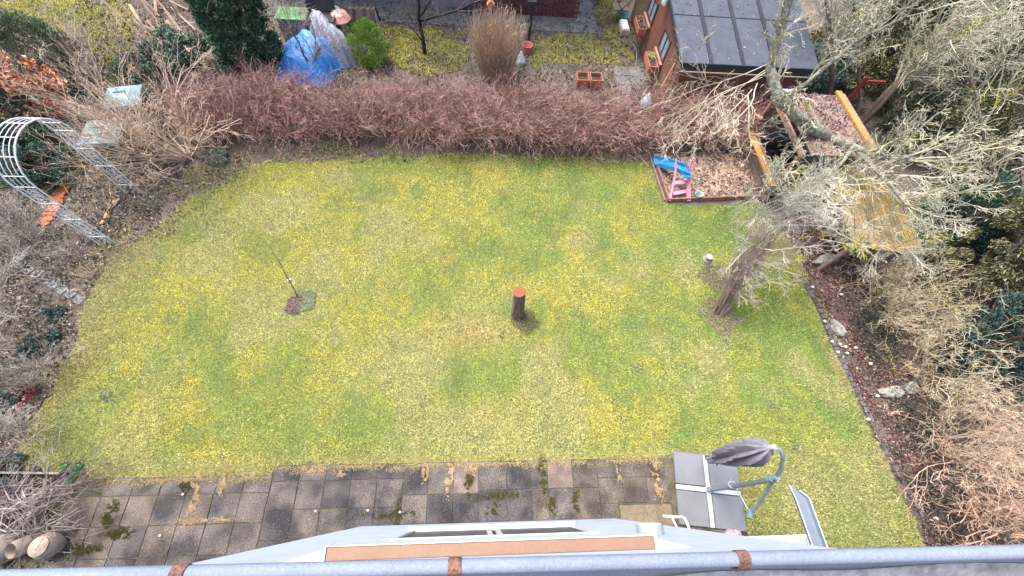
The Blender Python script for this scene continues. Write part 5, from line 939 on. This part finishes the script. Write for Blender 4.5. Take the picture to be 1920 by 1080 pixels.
for (px, py, r_, lb) in ((1740, 860, .5, 'ivy patch beside the lower leaf border'), (1790, 960, .45, 'ivy patch at the bottom of the leaf border'), (1640, 640, .3, 'small ivy patch in the middle of the leaf border'), (1640, 590, .35, 'dark ivy under the upper tan shrub'), (1720, 780, .35, 'ivy beside the angular grey stone'), (1480, 290, .4, 'low ivy at the right end of the hedge'), (1250, 265, .4, 'low ivy under the pale hanging branches')):
    leafy('ivy_patch', lb, 'ivy', px, py, .02, .16, r_*1.5, r_*1.9 if px > 1600 else r_*.5, 2200, .045, [(.05, .06, .045), (.085, .095, .075), (.13, .13, .11), (.03, .035, .03), (.14, .10, .08)], 'ivy patches', trunk=False, clump=60, crs=1.2)
# bare shrubs on the right border
for (px, py, n, L, cA, cB, lb, ye) in ((1665, 590, 34, 1.15, (.42, .34, .22), (.52, .44, .30), 'bare tan shrub just beneath the board shelter', .03), (1745, 690, 34, 1.15, (.46, .38, .25), (.56, .48, .34), 'bare shrub with yellow lichen in the middle of the right border', .2), (1775, 805, 28, 1.0, (.44, .34, .24), (.55, .45, .33), 'bare shrub behind the two flat stones', .08), (1830, 890, 36, 1.15, (.48, .33, .24), (.60, .44, .34), 'large orange tan bare shrub in the lower right', 0.), (1875, 1000, 32, 1.1, (.50, .33, .24), (.62, .45, .34), 'orange tan bare shrub at the bottom right corner', 0.), (1985, 860, 22, 1.1, (.46, .32, .24), (.56, .42, .33), 'tan bare shrub at the right frame edge', 0.), (1850, 770, 16, .9, (.42, .34, .26), (.52, .44, .36), 'greyish tan bare shrub below the blue green yew', 0.)):
    q = at(px, py); sg = stems(q[0], q[1], n, .42, 1.0, L, .013, [(5, .6, 42, .5, .0, .22), (4, .5, 48, .55, .0, .28), (2, .5, 46, .6, 0, .3)], nseg=6, wig=.19)
    bush('bare_shrub', lb, 'shrub', [('branches', segmesh('b', sg, twigcol(cA, cB, yellow=ye), .0032), M_twig)], 'bare shrubs in the right border', (q[0], q[1], 0))
# reddish low twigs beside the sandpit
q = at(1520, 420); sg = stems(q[0], q[1], 50, .45, .8, .5, .006, [(5, .6, 40, .6, .02, .16), (2, .6, 40, .6, 0, .2)], wig=.14)
bush('bare_shrub', 'low rust coloured shrub between sandpit and board shelter', 'shrub', [('branches', segmesh('b', sg, twigcol((.36, .18, .13), (.46, .27, .20)), .003), M_twig)], None, (q[0], q[1], 0))
# brush pile bottom left
n = 300; p = np.array([at(rng.uniform(-120, 150), rng.uniform(905, 1005), 0)+np.array([0, 0, rng.uniform(.03, .3)]) for _ in range(n)]); k = p[:, 0] < -6.2+.0*p[:, 1]; p = p[k]; d = norm(rng.normal(size=p.shape)*np.array([1, .7, .15])); sg = cat(grow(p, d, rng.uniform(.3, .9, len(p)), .007, [(4, .5, 35, .6, 0, .15)], nseg=4, wig=.1))
q = at(70, 950); sg[0][:, 2] = np.maximum(sg[0][:, 2], .02); bush('brush_pile', 'dark heap of cut twigs at the left end of the patio', 'brush pile', [('twigs', segmesh('b', sg, twigcol((.16, .13, .13), (.34, .29, .27), jit=.4), .004), M_twig)], None, (q[0], q[1], 0))
